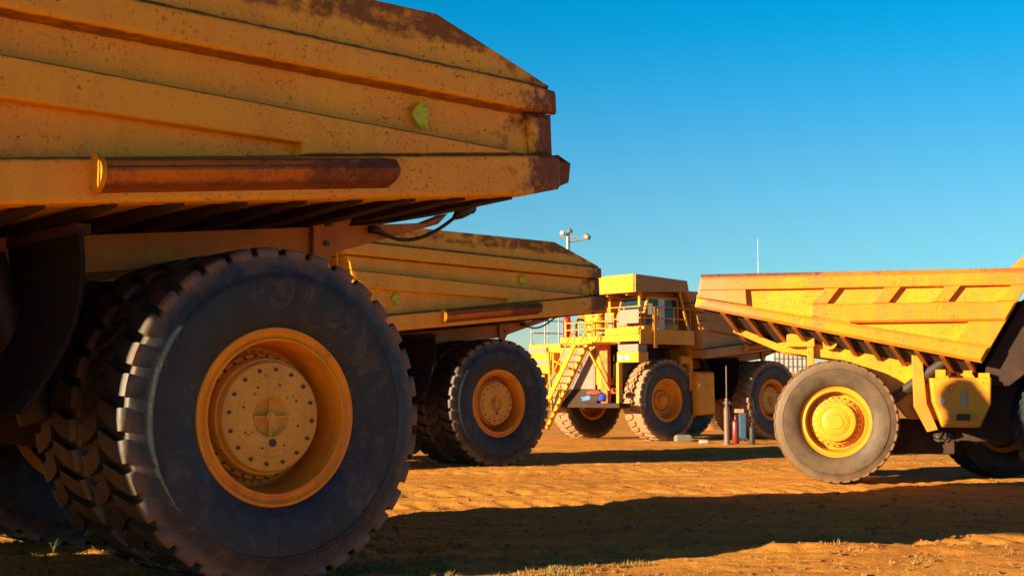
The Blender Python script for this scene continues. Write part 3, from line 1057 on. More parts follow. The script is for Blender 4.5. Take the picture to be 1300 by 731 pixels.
    # handrails
    def rail_run(name, pts, z0, h, mat, r=0.022, step=0.9):
        b = MB()
        for (a, c) in zip(pts[:-1], pts[1:]):
            a, c = Vector(a), Vector(c)
            L = (c - a).length
            n = max(1, round(L / step))
            for k in range(n + 1):
                p = a.lerp(c, k / n)
                b.cyl((p.x, p.y, z0), (p.x, p.y, z0 + h), r, seg=6)
            for zz in (z0 + h, z0 + h * 0.5):
                b.cyl((a.x, a.y, zz), (c.x, c.y, zz), r, seg=6)
        b.build(name, mat, t)
    rail_run('handrail', [(7.22, 1.3), (7.22, 3.06), (4.6, 3.06)], 4.12, 0.85, M['cabp'])
    rail_run('handrail', [(7.25, -3.1), (7.25, -1.45)], 3.70, 1.05, M['grey'], 0.03)
    rail_run('handrail', [(7.27, -1.0), (7.27, 1.25)], 3.94, 0.55, M['cabp'], 0.03, 0.7)
    rail_run('handrail', [(7.25, -3.1), (4.6, -3.1)], 3.70, 1.0, M['grey'])
    for args in (((4.55, 3.05, 3.7), (5.15, 3.05, 5.55), 0.05, 0.09), ((6.55, 3.13, 3.45), (6.55, 3.13, 4.95), 0.08, 0.16, (1, 0, 0)),
                 ((7.1, 2.9, 4.97), (7.1, 2.9, 5.52), 0.1, 0.1, (1, 0, 0)), ((6.7, 0.9, 4.8), (6.7, 0.9, 5.52), 0.1, 0.1, (1, 0, 0))):
        b = MB()
        b.beam(*args)
        b.build('canopy_strut', M['cabp'], t)
    # mirror
    b = MB()
    b.tube([(6.9, 3.1, 4.95), (7.1, 3.35, 5.0), (7.1, 3.38, 5.1)], 0.018, 6)
    b.box(7.05, 7.10, 3.30, 3.55, 4.65, 5.05)
    b.build('mirror', M['bolt'], t)
    # stairway across the front
    b = MB()
    A, B = Vector((7.95, 0.95, 3.62)), Vector((7.95, -1.35, 0.45))
    for dx in (-0.02, 0.62):
        b.beam(A + Vector((dx, 0, 0)), B + Vector((dx, 0, 0)), 0.06, 0.20, up=(0, 1, 0))
        up = Vector((0, 0, 0.62))
        b.cyl(A + Vector((dx, 0, 0)) + up, B + Vector((dx, 0.35, 0)) + up + Vector((0, 0, 0.48)), 0.024, seg=6)
        for u in (0.02, 0.35, 0.68, 0.9):
            p = A.lerp(B, u) + Vector((dx, 0, 0))
            b.cyl(p, p + Vector((0, 0, 0.66)), 0.02, seg=6)
    for k in range(12):
        p = A.lerp(B, (k + 0.5) / 12)
        b.box(p.x, p.x + 0.60, p.y - 0.11, p.y + 0.11, p.z - 0.015, p.z + 0.015)
    b.box(7.3, 8.6, 0.95, 1.9, 3.60, 3.66)
    b.beam((7.95, 0.95, 3.5), (7.75, 1.95, 1.9), 0.06, 0.07, up=(1, 0, 0))
    b.beam((7.95, 0.2, 2.6), (7.6, -2.0, 3.3), 0.05, 0.06, up=(1, 0, 0))
    b.beam((7.8, -1.0, 2.6), (7.7, -2.2, 1.4), 0.05, 0.06, up=(1, 0, 0))
    b.beam((7.9, -1.3, 3.4), (7.7, -1.35, 1.4), 0.06, 0.08, up=(1, 0, 0))
    b.build('stairway', M['cabp'], t)
    return t


def patch(parent, x, z, s=1.0, seed=0):
    """crumpled lime sticker curling off the flank"""
    rnd = random.Random(seed)
    b = MB()
    nx, nz = 5, 6
    vs = []
    for j in range(nz):
        for i in range(nx):
            u, v = i / (nx - 1) - 0.5, j / (nz - 1) - 0.5
            bend = 0.05 * (u * 2) ** 2 + rnd.uniform(0, 0.018)
            w = 0.17 * (1.1 - abs(v) * 1.3) + 0.02
            vs.append((x + u * w * s - 0.07 * s * v * v * 4, 3.166 + bend * s, z + v * 0.26 * s + rnd.uniform(-0.008, 0.008)))
    vs2 = [(a, b_ + 0.004, c) for a, b_, c in vs]
    q = nx * nz
    fs = [(j * nx + i, j * nx + i + 1, (j + 1) * nx + i + 1, (j + 1) * nx + i) for j in range(nz - 1) for i in range(nx - 1)]
    fs2 = [tuple(k + q for k in f) for f in fs]
    b.add(vs + vs2, fs + fs2, False)
    b.build('reflective_patch', M['lime'], parent)


truck = make_haul_truck()
trucks = [truck, copy_tree(truck), copy_tree(truck)]
for o, at, lab in zip(trucks, (T1_AT, T2_AT, T3_AT), (
        'largest orange haul truck with rusty tail, its big black rear tyre closest of all',
        'shaded orange haul truck between the nearest one and the distant sunlit one',
        'distant haul truck facing the viewer with sunlit yellow front, cab, stairway and canopy')):
    o.location = (at[0], at[1], 0)
    o.rotation_euler = (0, 0, HEAD)
    tag(o, lab, 'haul truck', 'large haul trucks parked in a row')
# the two near trucks carry no lamp panels or rail screen at the front
for o in trucks[:2]:
    for ch in list(o.children):
        if ch.name.split('.')[0] in ('headlight_panel', 'panel_grille', 'headlight', 'rail_screen'):
            bpy.data.objects.remove(ch)
# the far truck has worked in deeper dust
for w_ in trucks[2].children:
    for ch in w_.children:
        if ch.name.split('.')[0] == 'tyre':
            ch.material_slots[0].link = 'OBJECT'
            ch.material_slots[0].material = M['tyre3']
for bd in trucks[2].children:
    if bd.name.split('.')[0] == 'dump_body':
        for ch in [bd] + list(bd.children):
            if ch.material_slots[0].material == M['body']:
                ch.material_slots[0].link = 'OBJECT'
                ch.material_slots[0].material = M['body_dusty']
patch(trucks[0], -1.52, 4.50, 1.0, 3)
patch(trucks[1], -0.66, 4.56, 1.0, 5)
patch(trucks[1], 3.12, 3.92, 1.1, 9)

# ------------------------------------------------------------------ articulated underground truck (local X front, visible flank at -Y)
def make_artic():
    t = empty('articulated_truck', (T4_AT[0], T4_AT[1], 0), R(-14))
    P = M['under_truck']
    def top(x): return 4.11 + 0.002 * x
    def sb(x): return lerp((-2.76, 3.50), (2.75, 2.33), x)      # lower edge
    def stp(x): return lerp((-2.55, 3.66), (2.93, 2.66), x)       # flange top
    b = MB()
    outline = [(-2.62, top(-2.62)), (3.9, top(3.9)), (3.62, 3.80), (2.80, 2.36), (-2.76, 3.52)]
    b.prism(outline, -1.45, -1.54)
    b.prism(outline, 1.45, 1.54)
    b.prism([(-2.76, 3.53), (2.75, 2.36), (2.85, 2.5), (-2.70, 3.66)], -1.45, 1.45)
    b.prism([(2.75, 2.36), (3.58, 3.80), (3.88, 4.1), (3.75, 4.1), (3.45, 3.80), (2.65, 2.45)], -1.45, 1.45)
    body = b.build('dump_body', P, t, bevel=0.008)
    for s in (-1, 1):
        # flank frame around the recessed windows
        def sp(name, poly, d=0.12, ins=0.012):
            q = MB()
            q.prism(poly, s * 1.54, s * (1.54 + d), ins)
            q.build(name, M['utf'], body, bevel=0.006)
        sp('top_rail', [(-2.62, top(-2.6)), (3.88, top(3.9)), (3.66, 3.84), (-1.74, 3.845), (-2.66, 3.84)])
        sp('tail_plate', [(-2.66, 3.837), (-1.72, 3.842), (-1.70, 3.53), (-2.45, 3.66), (-2.72, 3.70)])
        for a, c in ((0.0, 0.22), (1.16, 1.40), (2.28, 2.52)):
            sp('side_rib', [(a - 0.16, 3.842), (c - 0.10, 3.842), (c - 0.34, 3.532), (a - 0.44, 3.532)])
        sp('side_rib', [(3.36, 3.842), (3.64, 3.837), (3.46, 3.532), (3.06, 3.532)])
        sp('waist_rail', [(-0.45, 3.529), (3.46, 3.529), (3.24, 3.15), (0.36, 3.145), (0.36, 3.10), (-0.45, 3.27)], 0.165, 0.045)
        sp('front_frame', [(2.55, 3.147), (3.235, 3.147), (2.95, 2.66), (2.28, 2.77)])
        sp('sill_flange', [(-2.50, stp(-2.50)), (2.95, stp(2.93)), (2.77, 2.34), (-2.74, 3.50)], 0.20, 0.06)
        q = MB()
        for hx, hz in ((-2.42, 3.985), (2.62, 3.985)):
            q.cyl((hx, s * 1.60, hz), (hx, s * 1.635, hz), 0.062, seg=20)
        q.build('sky_hole_disc', M['white'], body)  # pale discs painted for sky light showing through holes
        q = MB()
        for hx, hz in ((-2.42, 3.985), (2.62, 3.985)):
            q.lathe([(1.628 * s, 0.060), (1.642 * s, 0.060), (1.642 * s, 0.078), (1.624 * s, 0.078)], 24, c=(hx, 0, hz))
        q.build('hole_ring', M['bolt'], body)
    b = MB()
    b.cyl((-2.62, -1.58, 4.12), (3.9, -1.58, 4.125), 0.05, seg=12)
    b.cyl((-2.62, 1.58, 4.12), (3.9, 1.58, 4.125), 0.05, seg=12)
    b.build('top_pipe', M['pad'], body)
    b = MB()
    b.prism([(3.35, 4.16), (3.75, 4.55), (5.2, 4.72), (5.2, 4.60), (3.9, 4.42), (3.70, 4.16)], -1.6, 1.6)
    b.build('canopy', P, body, bevel=0.01)
    b = MB()
    vs = []
    for X in (-2.6, 2.7):
        z = sb(X) + 0.02
        vs += [(X, 1.44, z), (X, 0.70, z - 0.40), (X, -0.70, z - 0.40), (X, -1.44, z), (X, 0, z + 0.1)]
    b.add(vs, [(0, 1, 2, 3, 4), (5, 6, 7, 8, 9)] + [(i, (i + 1) % 5, 5 + (i + 1) % 5, 5 + i) for i in range(5)])
    b.build('floor', M['under'], body)
    X = -2.2
    while X < 2.6:
        z = sb(X)
        for s in (-1, 1):
            q = MB()
            q.add([(X + dx + (1.6 - y) * 0.42, s * y, zz + k - (1.6 - y) * 0.09) for dx, k in ((-0.05, 0.012), (0.05, -0.012)) for y, zz in ((1.60, z + 0.03), (0.70, z - 0.40), (0.72, z - 0.46), (1.58, z - 0.02))],
                  [(0, 1, 2, 3), (4, 5, 6, 7)] + [(i, (i + 1) % 4, 4 + (i + 1) % 4, 4 + i) for i in range(4)])
            q.build('floor_bolster', M['utb'], body)
        X += 0.47
    # rear frame
    b = MB()
    for s in (-1, 1):
        b.prism([(-2.0, 3.14), (-1.15, 2.78), (-0.2, 2.92), (0.2, 2.76), (1.5, 2.50), (2.7, 2.15), (2.7, 1.2), (1.4, 1.25), (0.9, 1.9), (0.2, 2.42), (-1.1, 2.60), (-2.05, 3.02)], s * 0.72, s * 0.98, 0.01)
    b.box(-0.3, 0.3, -0.72, 0.72, 1.0, 1.6)
    b.build('rear_frame', P, t, bevel=0.015)
    b = MB()
    b.box(2.3, 3.5, -0.70, 0.70, 0.8, 2.1)
    b.prism([(2.84, 1.9), (2.88, 2.3), (3.62, 3.6), (3.8, 3.6), (3.8, 2.3), (3.3, 1.9)], -1.30, 1.30)  # dark slab added to fill the bright gap before the tractor
    b.box(0.8, 2.29, -0.68, 0.68, 0.55, 1.24)  # low block added to darken the view beneath
    b.build('articulation_frame_filler', M['under'], t, bevel=0.02)
    b = MB()
    b.prism([(1.80, 2.06), (2.95, 2.06), (2.93, 1.55), (2.72, 0.8), (2.02, 0.8), (1.84, 1.60)], 0.99, 1.58, 0.03)
    b.build('battery_box', M['under'], t, bevel=0.02)  # far-side tank added dark to blacken the space below the truck
    b = MB()
    b.box(-0.95, -0.40, -1.16, -0.99, 2.70, 2.96)
    b.cyl((-0.1, -0.96, 2.78), (-0.1, -1.16, 2.78), 0.14, seg=20)
    b.box(-0.55, -0.42, -1.12, -0.99, 2.2, 2.7)
    b.build('hinge_bracket', P, t, bevel=0.01)
    b = MB()
    b.cyl((-0.62, -1.16, 2.84), (-0.62, -1.175, 2.84), 0.035, seg=14)
    b.build('bracket_hole', M['bolt'], t)
    for s in (-1, 1):
        b = MB()
        b.cyl((0.9, s * 1.12, 1.5), (2.2, s * 1.12, 2.45), 0.11, seg=16)
        b.build('hoist_cylinder', M['bolt'], t)
    # tank with cut lower corners
    b = MB()
    b.prism([(1.80, 2.06), (2.95, 2.06), (2.93, 1.55), (2.72, 1.10), (2.02, 1.10), (1.84, 1.60)], -0.99, -1.58, 0.03)
    tk = b.build('side_tank', P, t, bevel=0.02)
    b = MB()
    b.box(1.92, 2.10, -1.5, -1.25, 2.06, 2.22)
    b.box(2.45, 2.60, -1.5, -1.25, 2.06, 2.20)
    b.box(2.72, 2.92, -1.5, -1.25, 2.06, 2.15)
    b.build('tank_strap', P, tk)
    b = MB()
    b.cyl((2.02, -1.575, 1.62), (2.02, -1.60, 1.62), 0.055, seg=18)
    b.build('filler_cap', M['white'], tk)
    b = MB()
    b.box(2.20, 2.46, -1.61, -1.575, 1.80, 1.85)
    b.build('tank_label', M['cabp'], tk)
    b = MB()
    b.box(2.37, 2.47, -1.60, -1.575, 1.50, 1.78)
    b.build('sight_gauge', M['grey'], tk)
    b = MB()
    b.box(2.28, 2.52, -1.72, -1.575, 1.24, 1.36)
    b.build('tank_latch', M['black'], tk, bevel=0.01)
    b = MB()
    b.prism([(1.48, 2.72), (1.66, 2.72), (1.75, 1.55), (1.95, 1.05), (1.75, 1.0), (1.50, 1.5)], -0.99, -1.25)
    b.build('tank_bracket', M['rail'], t, bevel=0.01)
    b = MB()
    for i in range(6):
        a, c = random.uniform(1.85, 2.15), random.uniform(0.85, 1.05)
        b.tube([(a, -1.35, c), (a + 0.1, -1.42, c - 0.05), (a + 0.16, -1.36, c + 0.04)], 0.025, 6)
    b.box(1.9, 2.1, -1.35, -1.2, 0.82, 0.98)
    b.build('valve_block', M['bolt'], t)
    # wheels
    def wheel(parent, x, y, flip=False, seed=1, mt=M['tyre2']):
        rim = MB()
        rim.lathe([(0.20, 0.70), (0.245, 0.715), (0.26, 0.705), (0.255, 0.67), (0.235, 0.655), (0.23, 0.62), (0.24, 0.60), (0.20, 0.59), (0.10, 0.57), (0.0, 0.555), (0.0, 0.3)], 96)
        rim.lathe([(-0.25, 0.70), (-0.27, 0.70), (-0.2, 0.6), (0.0, 0.555)], 64)
        w = rim.build('wheel', M['rim_y'], parent, sharp=38)
        w.location = (x, y, 1.20)
        w.rotation_euler = (0, R(seed * 7), R(180) if not flip else 0)
        tyre_mesh(1.23, 0.72, 0.70, 38, 0.04, seed, 1.0).build('tyre', mt, w, sharp=50)
        h = MB()
        h.lathe([(-0.05, 0.50), (0.06, 0.50), (0.07, 0.46), (0.12, 0.455), (0.13, 0.40), (0.20, 0.395), (0.215, 0.38), (0.218, 0.30), (0.212, 0.295), (0.212, 0.28), (0.22, 0.27), (0.225, 0.15), (0.24, 0.14), (0.242, 0.0)], 96)
        h.m = 1
        bolt_ring(h, 0.065, 0.48, 26, 0.014, 0.03)
        bolt_ring(h, 0.13, 0.425, 24, 0.010, 0.012)
        h.build('hub', [M['rim_y'], M['bolt']], w, sharp=38)
        return w
    wheel(t, 0.0, -1.27, False, 2)
    wheel(t, 0.0, 1.27, True, 3)
    b = MB()
    b.lathe([(-1.3, 0.25), (-0.5, 0.3), (0, 0.5), (0.5, 0.3), (1.3, 0.25)], 24, c=(0, 0, 1.2))
    b.build('rear_axle', M['rail'], t, sharp=40)
    # tractor unit, steered away from the viewer about the centre joint
    tr = MB()
    tr.prism([(0.2, 0.8), (0.2, 2.4), (0.45, 2.55), (0.5, 3.6), (1.6, 3.6), (4.3, 2.9), (4.6, 2.2), (4.6, 0.9)], -0.85, 0.85, 0.03)
    tr.prism([(1.0, 2.1), (1.2, 2.6), (3.5, 2.6), (3.8, 2.1)], -1.55, 1.55)
    to = tr.build('tractor_unit', M['under'], t, bevel=0.02)  # unit coloured near black to stand for the shade on it
    to.location = (2.75, 0, 0)
    to.rotation_euler = (0, 0, R(30))
    wheel(to, 1.35, -1.27, False, 4, M['tyre'])
    wheel(to, 1.35, 1.27, True, 5, M['tyre'])
    c_ = MB()
    c_.prism([(2.4, 2.9), (2.4, 4.3), (3.9, 4.3), (4.25, 3.4), (4.25, 2.9)], -1.5, 0.2, 0.02)
    c_.build('cab', P, to, bevel=0.02)
    c_ = MB()
    c_.prism([(2.55, 3.3), (2.55, 4.15), (3.8, 4.15), (4.05, 3.45), (4.05, 3.3)], -1.501, -1.515)
    c_.build('cab_window', M['glass'], to)
    c_ = MB()
    for k in range(3):
        pts = [(-0.8 + 0.1 * k, -0.35 + 0.3 * k, 1.6), (-0.2, -0.45 + 0.3 * k, 1.35 - 0.1 * k), (0.4, -0.35 + 0.3 * k, 1.7)]
        c_.tube(pts, 0.035, 8)
    c_.cyl((0, 0, 0.7), (0, 0, 2.0), 0.16, seg=20)
    c_.cyl((0.0, 0.0, 1.9), (0.9, -1.35, 2.75), 0.03, seg=8)
    c_.build('centre_joint', M['bolt'], to)
    tag(t, 'smaller yellow articulated dump truck with sunlit flank and dusty tan rear tyre', 'dump truck')
    return t


artic = make_artic()

# ------------------------------------------------------------------ things behind and around the far truck
# bags and cloths lying on the far truck's bumper
def on_truck(tr, X, Y, Z):
    return tr.matrix_basis @ Vector((X, Y, Z))


def lump(name, mat, c, s, label, cat, seed, parent=None, rz=HEAD):
    rnd = random.Random(seed)
    bm = bmesh.new()
    bmesh.ops.create_icosphere(bm, subdivisions=3, radius=1)
    for v in bm.verts:
        n = mnoise.noise(v.co * 1.7 + Vector((seed, 0, 0)))
        v.co = v.co * (1 + 0.35 * n)
        v.co.x *= s[0]; v.co.y *= s[1]; v.co.z *= s[2]
        v.co.z = max(v.co.z, -s[2] * 0.5)
    for f in bm.faces: f.smooth = True
    me = bpy.data.meshes.new(name)
    bm.to_mesh(me)
    bm.free()
    me.materials.append(mat)
    o = bpy.data.objects.new(name, me)
    COL.objects.link(o)
    o.location = c
    o.rotation_euler = (0, 0, rz)
    tag(o, label, cat)
    return o


t3 = trucks[2]
lump('tarpaulin', M['blue'], on_truck(t3, 7.5, 0.55, 1.58), (0.22, 0.55, 0.14), 'bright blue plastic sheet bundled on the bumper of the distant haul truck', 'tarpaulin', 3)
lump('cloth_bundle', M['navy'], on_truck(t3, 7.58, 1.38, 1.60), (0.13, 0.2, 0.2), 'dark blue cloth bundle beside the orange post on the far truck bumper', 'cloth', 5)
lump('rag', M['ragc'], on_truck(t3, 7.66, 1.0, 1.80), (0.12, 0.36, 0.11), 'red rags heaped above the blue sheet on the far truck bumper', 'rag', 8)
lump('rag', M['ragc'], on_truck(t3, 7.45, 1.88, 1.85), (0.10, 0.15, 0.16), 'small red rag right of the orange post on the far truck bumper', 'rag', 11)


def gz(p): return ground_h(p.x, p.y)


# support prop: slim silver cylinder on a foot with a thin rod rising to the body
p = px_ground(923, 564)
b = MB()
b.cyl((0, 0, 0), (0, 0, 0.05), 0.17, seg=20)
b.cyl((0, 0, 0.05), (0, 0, 1.25), 0.105, 0.105, 20)
b.cyl((0, 0, 1.25), (0, 0, 1.38), 0.105, 0.05, 20)
b.cyl((0, 0, 1.38), (0, 0, 1.62), 0.06, 0.06, 12)
b.cyl((0, 0, 1.62), (0, 0, 2.75), 0.022, seg=8)
b.box(-0.12, 0.12, -0.02, 0.02, 1.42, 1.50)
o = b.build('support_prop', M['prop'])
o.location = (p.x, p.y, gz(p))
tag(o, 'tall slim grey metal prop with a thin rod standing beside the maroon gas bottle', 'prop')


def bottle(name, px, py, h, r, mat, label, cat):
    p = px_ground(px, py)
    b = MB()
    prof = [(0.0, 0.0), (0.0, r * 0.9), (0.03, r), (h * 0.78, r), (h * 0.86, r * 0.8), (h * 0.90, r * 0.35), (h, r * 0.3), (h, 0)]
    b.lathe(prof, 28)
    b.v = [(v[0], -v[2], v[1]) for v in b.v]
    o = b.build(name, mat, sharp=45)
    o.location = (p.x, p.y, gz(p))
    q = MB()
    q.cyl((0, 0, h), (0, 0, h + 0.06), r * 0.25, seg=8)
    q.cyl((-r * 0.5, 0, h + 0.03), (r * 0.6, 0, h + 0.03), 0.018, seg=8)
    q.build('valve', M['bolt'], o)
    tag(o, label, cat)
    return o


bottle('gas_bottle', 934, 563, 0.95, 0.125, M['maroon'], 'maroon gas bottle standing right of the slim grey prop', 'gas bottle')
bottle('gas_bottle', 955, 564, 0.72, 0.10, M['black'], 'small black gas bottle, rightmost of the bottles by the far truck', 'gas bottle')
# blue trolley box with pink lid
p = px_ground(942, 560)
b = MB()
b.box(-0.12, 0.12, -0.14, 0.14, 0.06, 1.05)
o = b.build('tool_trolley', M['teal'], bevel=0.02)
o.location = (p.x + 0.02, p.y, gz(p))
q = MB(); q.box(-0.26, 0.04, -0.16, 0.16, 1.06, 1.20); q.build('lid', M['pink'], o, bevel=0.01)
for sx in (-0.12, 0.12):
    q = MB(); q.cyl((sx, -0.17, 0.07), (sx, 0.17, 0.07), 0.07, seg=14); q.build('castor', M['black'], o)
tag(o, 'narrow dark blue tool trolley with faded pink lid behind the maroon gas bottle', 'trolley')

# small tools on the ground
def crate(px, py, w, d, h, mat, label, name='toolbox', cat='toolbox', rz=0.2):
    p = px_ground(px, py)
    b = MB()
    b.prism([(-w / 2, 0), (w / 2, 0), (w / 2 * 0.96, h * 0.8), (w / 2 * 0.7, h), (-w / 2 * 0.7, h), (-w / 2 * 0.96, h * 0.8)], -d / 2, d / 2)
    o = b.build(name, mat, bevel=0.01)
    o.location = (p.x, p.y, gz(p))
    o.rotation_euler = (0, 0, rz)
    q = MB()
    q.tube([(-w * 0.2, 0, h), (-w * 0.18, 0, h + 0.05), (w * 0.18, 0, h + 0.05), (w * 0.2, 0, h)], 0.012, 6)
    q.build('handle', M['bolt'], o)
    tag(o, label, cat)
    return o


crate(867, 560, 0.60, 0.35, 0.24, M['grey'], 'grey metal toolbox on the dirt in front of the far truck front wheel')
crate(893, 562, 0.28, 0.2, 0.10, M['white'], 'small white box lying on the dirt between the grey toolbox and the slim prop', 'box', 'box')
for i, (xx, yy, lab) in enumerate(((962, 553, 'left yellow wheel chock by the far truck rear tyre'), (976, 554, 'right yellow wheel chock by the far truck rear tyre'))):
    p = px_ground(xx, yy)
    b = MB()
    b.prism([(-0.22, 0), (0.22, 0), (0.20, 0.10), (-0.12, 0.34), (-0.2, 0.34)], -0.15, 0.15, 0.01)
    o = b.build('wheel_chock', M['cabp'])
    o.location = (p.x, p.y, gz(p))
    o.rotation_euler = (0, 0, 0.3 + i)
    q = MB(); q.tube([(-0.05, -0.08, 0.28), (0, -0.08, 0.40), (0.0, 0.08, 0.40), (-0.05, 0.08, 0.28)], 0.012, 6); q.build('handle', M['bolt'], o)
    tag(o, lab, 'wheel chock', 'wheel chocks')

# dirt heap under the far truck
p = px_ground(903, 545)
lump('dirt_heap', M['stone'], (p.x, p.y, 0.1), (0.8, 0.8, 0.7), 'small pointed heap of orange dirt behind the slim prop', 'dirt heap', 21, rz=0)

# service truck with caged tank, mostly hidden behind the dump trucks
D = 74.0
def at74(x, y): return px_depth(x, y, D)
c0 = at74(1002, 470)
sv = empty('flatbed_truck', (c0.x, c0.y, 0), R(12))
b = MB()
b.box(-3.2, 3.4, -1.2, 1.2, 2.45, 2.70)
b.box(-3.2, 3.4, -0.6, 0.6, 1.0, 1.35)
b.build('flatbed', M['cabp'], sv, bevel=0.02)
b = MB()
b.prism([(3.5, 1.0), (3.5, 3.3), (5.0, 3.3), (5.5, 2.4), (5.6, 1.0)], -1.2, 1.2, 0.04)
b.build('cab', M['white'], sv, bevel=0.04)
b = MB()
b.prism([(3.8, 2.4), (3.8, 3.1), (4.8, 3.1), (5.2, 2.4)], -1.201, -1.215)
b.build('cab_window', M['glass'], sv)
for xx in (-2.0, -0.8, 4.5):
    for s in (-1, 1):
        b = MB()
        b.lathe([(0.15, 0.2), (0.15, 0.5), (0.0, 0.55), (-0.15, 0.5), (-0.15, 0.2)], 28)
        w = b.build('wheel', M['black'], sv)
        w.location = (xx, s * 1.05, 0.53)
b = MB()
for k in range(7):
    b.box(-2.6 + k * 0.62, -2.45 + k * 0.62, -1.28, -1.2, 2.35, 2.85 + 0.12 * (k % 2))
b.tube([(-2.0, -1.25, 2.6), (-0.8, -1.35, 2.9), (0.2, -1.3, 2.7), (1.4, -1.35, 3.0)], 0.07, 8)
b.build('stake_rail', M['cabp'], sv)
tag(sv, 'yellow flatbed truck mostly hidden behind the two dump trucks at right', 'truck')
ib = empty('caged_tank', sv.matrix_basis @ Vector((-0.1, 0, 2.70)), R(12))
b = MB(); b.box(-0.98, 0.98, -0.5, 0.5, 0.10, 1.28); b.build('tank', M['white'], ib, bevel=0.06)
b = MB()
for k in range(9):
    b.cyl((-1.0 + 0.25 * k, -0.54, 0.05), (-1.0 + 0.25 * k, -0.54, 1.3), 0.014, seg=6)
for zz in (0.08, 0.5, 0.9, 1.3):
    b.cyl((-1.02, -0.54, zz), (1.02, -0.54, zz), 0.016, seg=6)
    b.cyl((-1.02, -0.54, zz), (-1.02, 0.54, zz), 0.016, seg=6)
b.build('cage', M['grey'], ib)
tag(ib, 'white plastic tank in a metal cage riding on the half hidden flatbed', 'tank')

# lighting mast behind the middle truck
p = px_depth(721, 300, 82.0)
ms = empty('light_mast', (p.x, p.y, 0))
b = MB()
H = p.z
b.cyl((0, 0, 0), (0, 0, H + 0.2), 0.16, 0.11, 12)
b.box(-0.55, 0.55, -0.06, 0.06, H - 0.10, H + 0.02)
b.box(-0.2, 0.2, -0.15, 0.15, 0, 0.4)
b.build('pole', M['grey'], ms)
for k, (dx, r_) in enumerate(((-0.35, 0.16), (0.0, 0.17))):
    b = MB()
    b.lathe([(-0.28, 0.05), (-0.22, r_ * 0.6), (0, r_), (0.02, r_ * 0.95), (-0.02, 0)], 20)
    o = b.build('floodlight', M['grey'], ms)
    o.location = (dx, -0.2, H + (0.2 if k == 0 else 0.3))
    o.rotation_euler = (0.2, 0, 2.6 - k)
b = MB()
b.cyl((0.1, 0, H - 0.35), (1.15, 0, H - 0.12), 0.05, seg=8)
b.build('arm', M['grey'], ms)
b = MB(); b.lathe([(-0.2, 0.05), (-0.16, 0.14), (0.1, 0.21), (0.08, 0)], 20)
o = b.build('floodlight', M['grey'], ms); o.location = (1.12, -0.1, H - 0.05); o.rotation_euler = (0.3, 0, 0.6)
tag(ms, 'grey lighting mast with floodlights rising behind the middle haul truck', 'light mast')

p = px_depth(962, 303, 95.0)
b = MB()
b.cyl((0, 0, 0), (0, 0, p.z - 2.5), 0.045, 0.025, 8)
b.cyl((0, 0, p.z - 2.5), (0, 0, p.z), 0.022, 0.012, 8)
b.cyl((0, 0, 0), (0, 0, 0.3), 0.25, 0.2, 12)
o = b.build('whip_antenna', M['white'])
o.location = (p.x, p.y, 0)
tag(o, 'thin white whip antenna rising against the sky above the right dump truck', 'antenna')

# ------------------------------------------------------------------ ground litter and plants
def scatter_stones():
    b = MB()
    rnd = random.Random(4)
    for i in range(9000):
        y = 11.5 * (1 + rnd.random() ** 1.6 * 3.2)
        x = rnd.uniform(-0.42, 0.42) * y
        s = rnd.choice((0.006, 0.008, 0.010, 0.014, 0.018, 0.028)) * rnd.uniform(0.7, 1.4)
        if rnd.random() < 0.015: s *= 2.2
        z = ground_h(x, y)
        vs = []
        for dx, dy, dz in ((1, 0, 0), (-1, 0, 0), (0, 1, 0), (0, -1, 0), (0, 0, 0.8), (0, 0, -0.5), (0.6, 0.6, 0.4), (-0.6, 0.5, 0.4), (-0.5, -0.6, 0.4), (0.6, -0.6, 0.4)):
            k = s * rnd.uniform(0.75, 1.3)
            vs.append((x + dx * k, y + dy * k, z + dz * k))
        fs = [(0, 6, 4), (6, 2, 4), (2, 7, 4), (7, 1, 4), (1, 8, 4), (8, 3, 4), (3, 9, 4), (9, 0, 4), (0, 2, 6), (2, 1, 7), (1, 3, 8), (3, 0, 9)]
        b.add(vs, fs)
    o = b.build('gravel', M['stone'])
    tag(o, 'loose orange gravel and clods strewn over the dirt yard', 'gravel', kind='stuff')


scatter_stones()


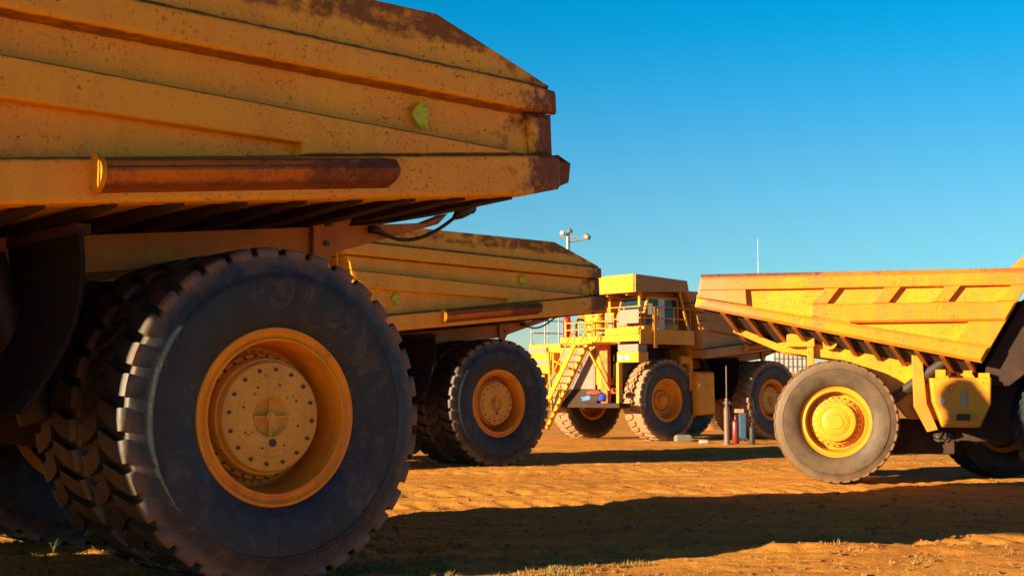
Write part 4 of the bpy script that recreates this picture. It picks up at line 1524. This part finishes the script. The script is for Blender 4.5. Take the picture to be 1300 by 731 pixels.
def scatter_grass():
    b = MB()
    rnd = random.Random(11)
    spots = []
    for i in range(2600):
        q = rnd.random()
        if q < 0.33:                         # dry strip along the near edge of the shadow
            px_, py_ = rnd.uniform(420, 830), rnd.gauss(722, 10) 
        elif q < 0.62:                       # in the shade right of the wheel
            px_, py_ = rnd.uniform(430, 640), rnd.uniform(650, 735)
        elif q < 0.88:                       # lower left corner
            px_, py_ = rnd.uniform(-20, 250), rnd.uniform(650, 745)
        elif q < 0.94:
            px_, py_ = rnd.gauss(600, 60), rnd.gauss(590, 5)
        else:
            px_, py_ = rnd.uniform(600, 1300), rnd.uniform(690, 731)
        p = px_ground(px_, max(py_, 570))
        if mnoise.noise(Vector((p.x * 1.3, p.y * 1.3, 0))) < -0.12: continue
        n = rnd.randint(5, 12)
        far = p.y / 13
        hh = rnd.uniform(0.015, 0.05) * (1.4 if rnd.random() < 0.12 else 1)
        for k in range(n):
            a = rnd.uniform(0, 6.28)
            r0 = rnd.uniform(0, 0.06)
            bx, by = p.x + r0 * math.cos(a), p.y + r0 * math.sin(a)
            bz = ground_h(bx, by) - 0.005
            ln = hh * rnd.uniform(0.6, 1.3)
            lean = rnd.uniform(0.2, 1.1) * ln
            w = 0.0030 * rnd.uniform(0.8, 1.5)
            tx, ty = bx + lean * math.cos(a), by + lean * math.sin(a)
            mx, my = bx + lean * 0.35 * math.cos(a), by + lean * 0.35 * math.sin(a)
            wx, wy = -math.sin(a) * w, math.cos(a) * w
            b.add([(bx - wx, by - wy, bz), (bx + wx, by + wy, bz), (mx + wx, my + wy, bz + ln * 0.65), (mx - wx, my - wy, bz + ln * 0.65), (tx, ty, bz + ln)],
                  [(0, 1, 2, 3), (3, 2, 4)])
    o = b.build('dry_grass', M['straw'])
    tag(o, 'sparse dry grass and straw on the dirt in the foreground', 'grass', kind='stuff')


scatter_grass()


def weed(px_, py_, h, seed, label, spread=0.5):
    rnd = random.Random(seed)
    p = px_ground(px_, py_)
    t = empty('weed', (p.x, p.y, gz(p)))
    st, lf = MB(), MB()
    for k in range(5):
        a = rnd.uniform(0, 6.28)
        tip = Vector((math.cos(a) * h * spread * rnd.uniform(0.3, 1), math.sin(a) * h * spread * rnd.uniform(0.3, 1), h * rnd.uniform(0.6, 1)))
        mid = Vector((tip.x * 0.25, tip.y * 0.25, tip.z * 0.55))
        st.tube([(0, 0, -0.01), mid, tip], [0.005, 0.004, 0.002], 5)
        for j in range(9):
            u = rnd.uniform(0.2, 1)
            q = mid.lerp(tip, (u - 0.5) * 2) if u > 0.5 else mid * (u * 2)
            aa = rnd.uniform(0, 6.28)
            L = rnd.uniform(0.02, 0.045)
            d = Vector((math.cos(aa), math.sin(aa), rnd.uniform(0.1, 0.6))).normalized()
            n = d.cross(Vector((0, 0, 1))).normalized() * L * 0.28
            lf.add([q, q + d * L * 0.5 + n, q + d * L, q + d * L * 0.5 - n], [(0, 1, 2, 3)])
    st.build('stem', M['bark'], t)
    lf.build('leaves', M['leaf'], t)
    tag(t, label, 'weed')


weed(365, 728, 0.34, 2, 'slender green weed standing in front of the nearest rear tyre')
weed(68, 702, 0.17, 3, 'green weed sprouting left of the nearest rear tyre by the frame edge')
weed(56, 716, 0.11, 4, 'lowest of the small weeds in the bottom left corner', 0.9)
weed(28, 700, 0.12, 6, 'small leafy weed at the far left edge of the sunlit dirt', 0.8)
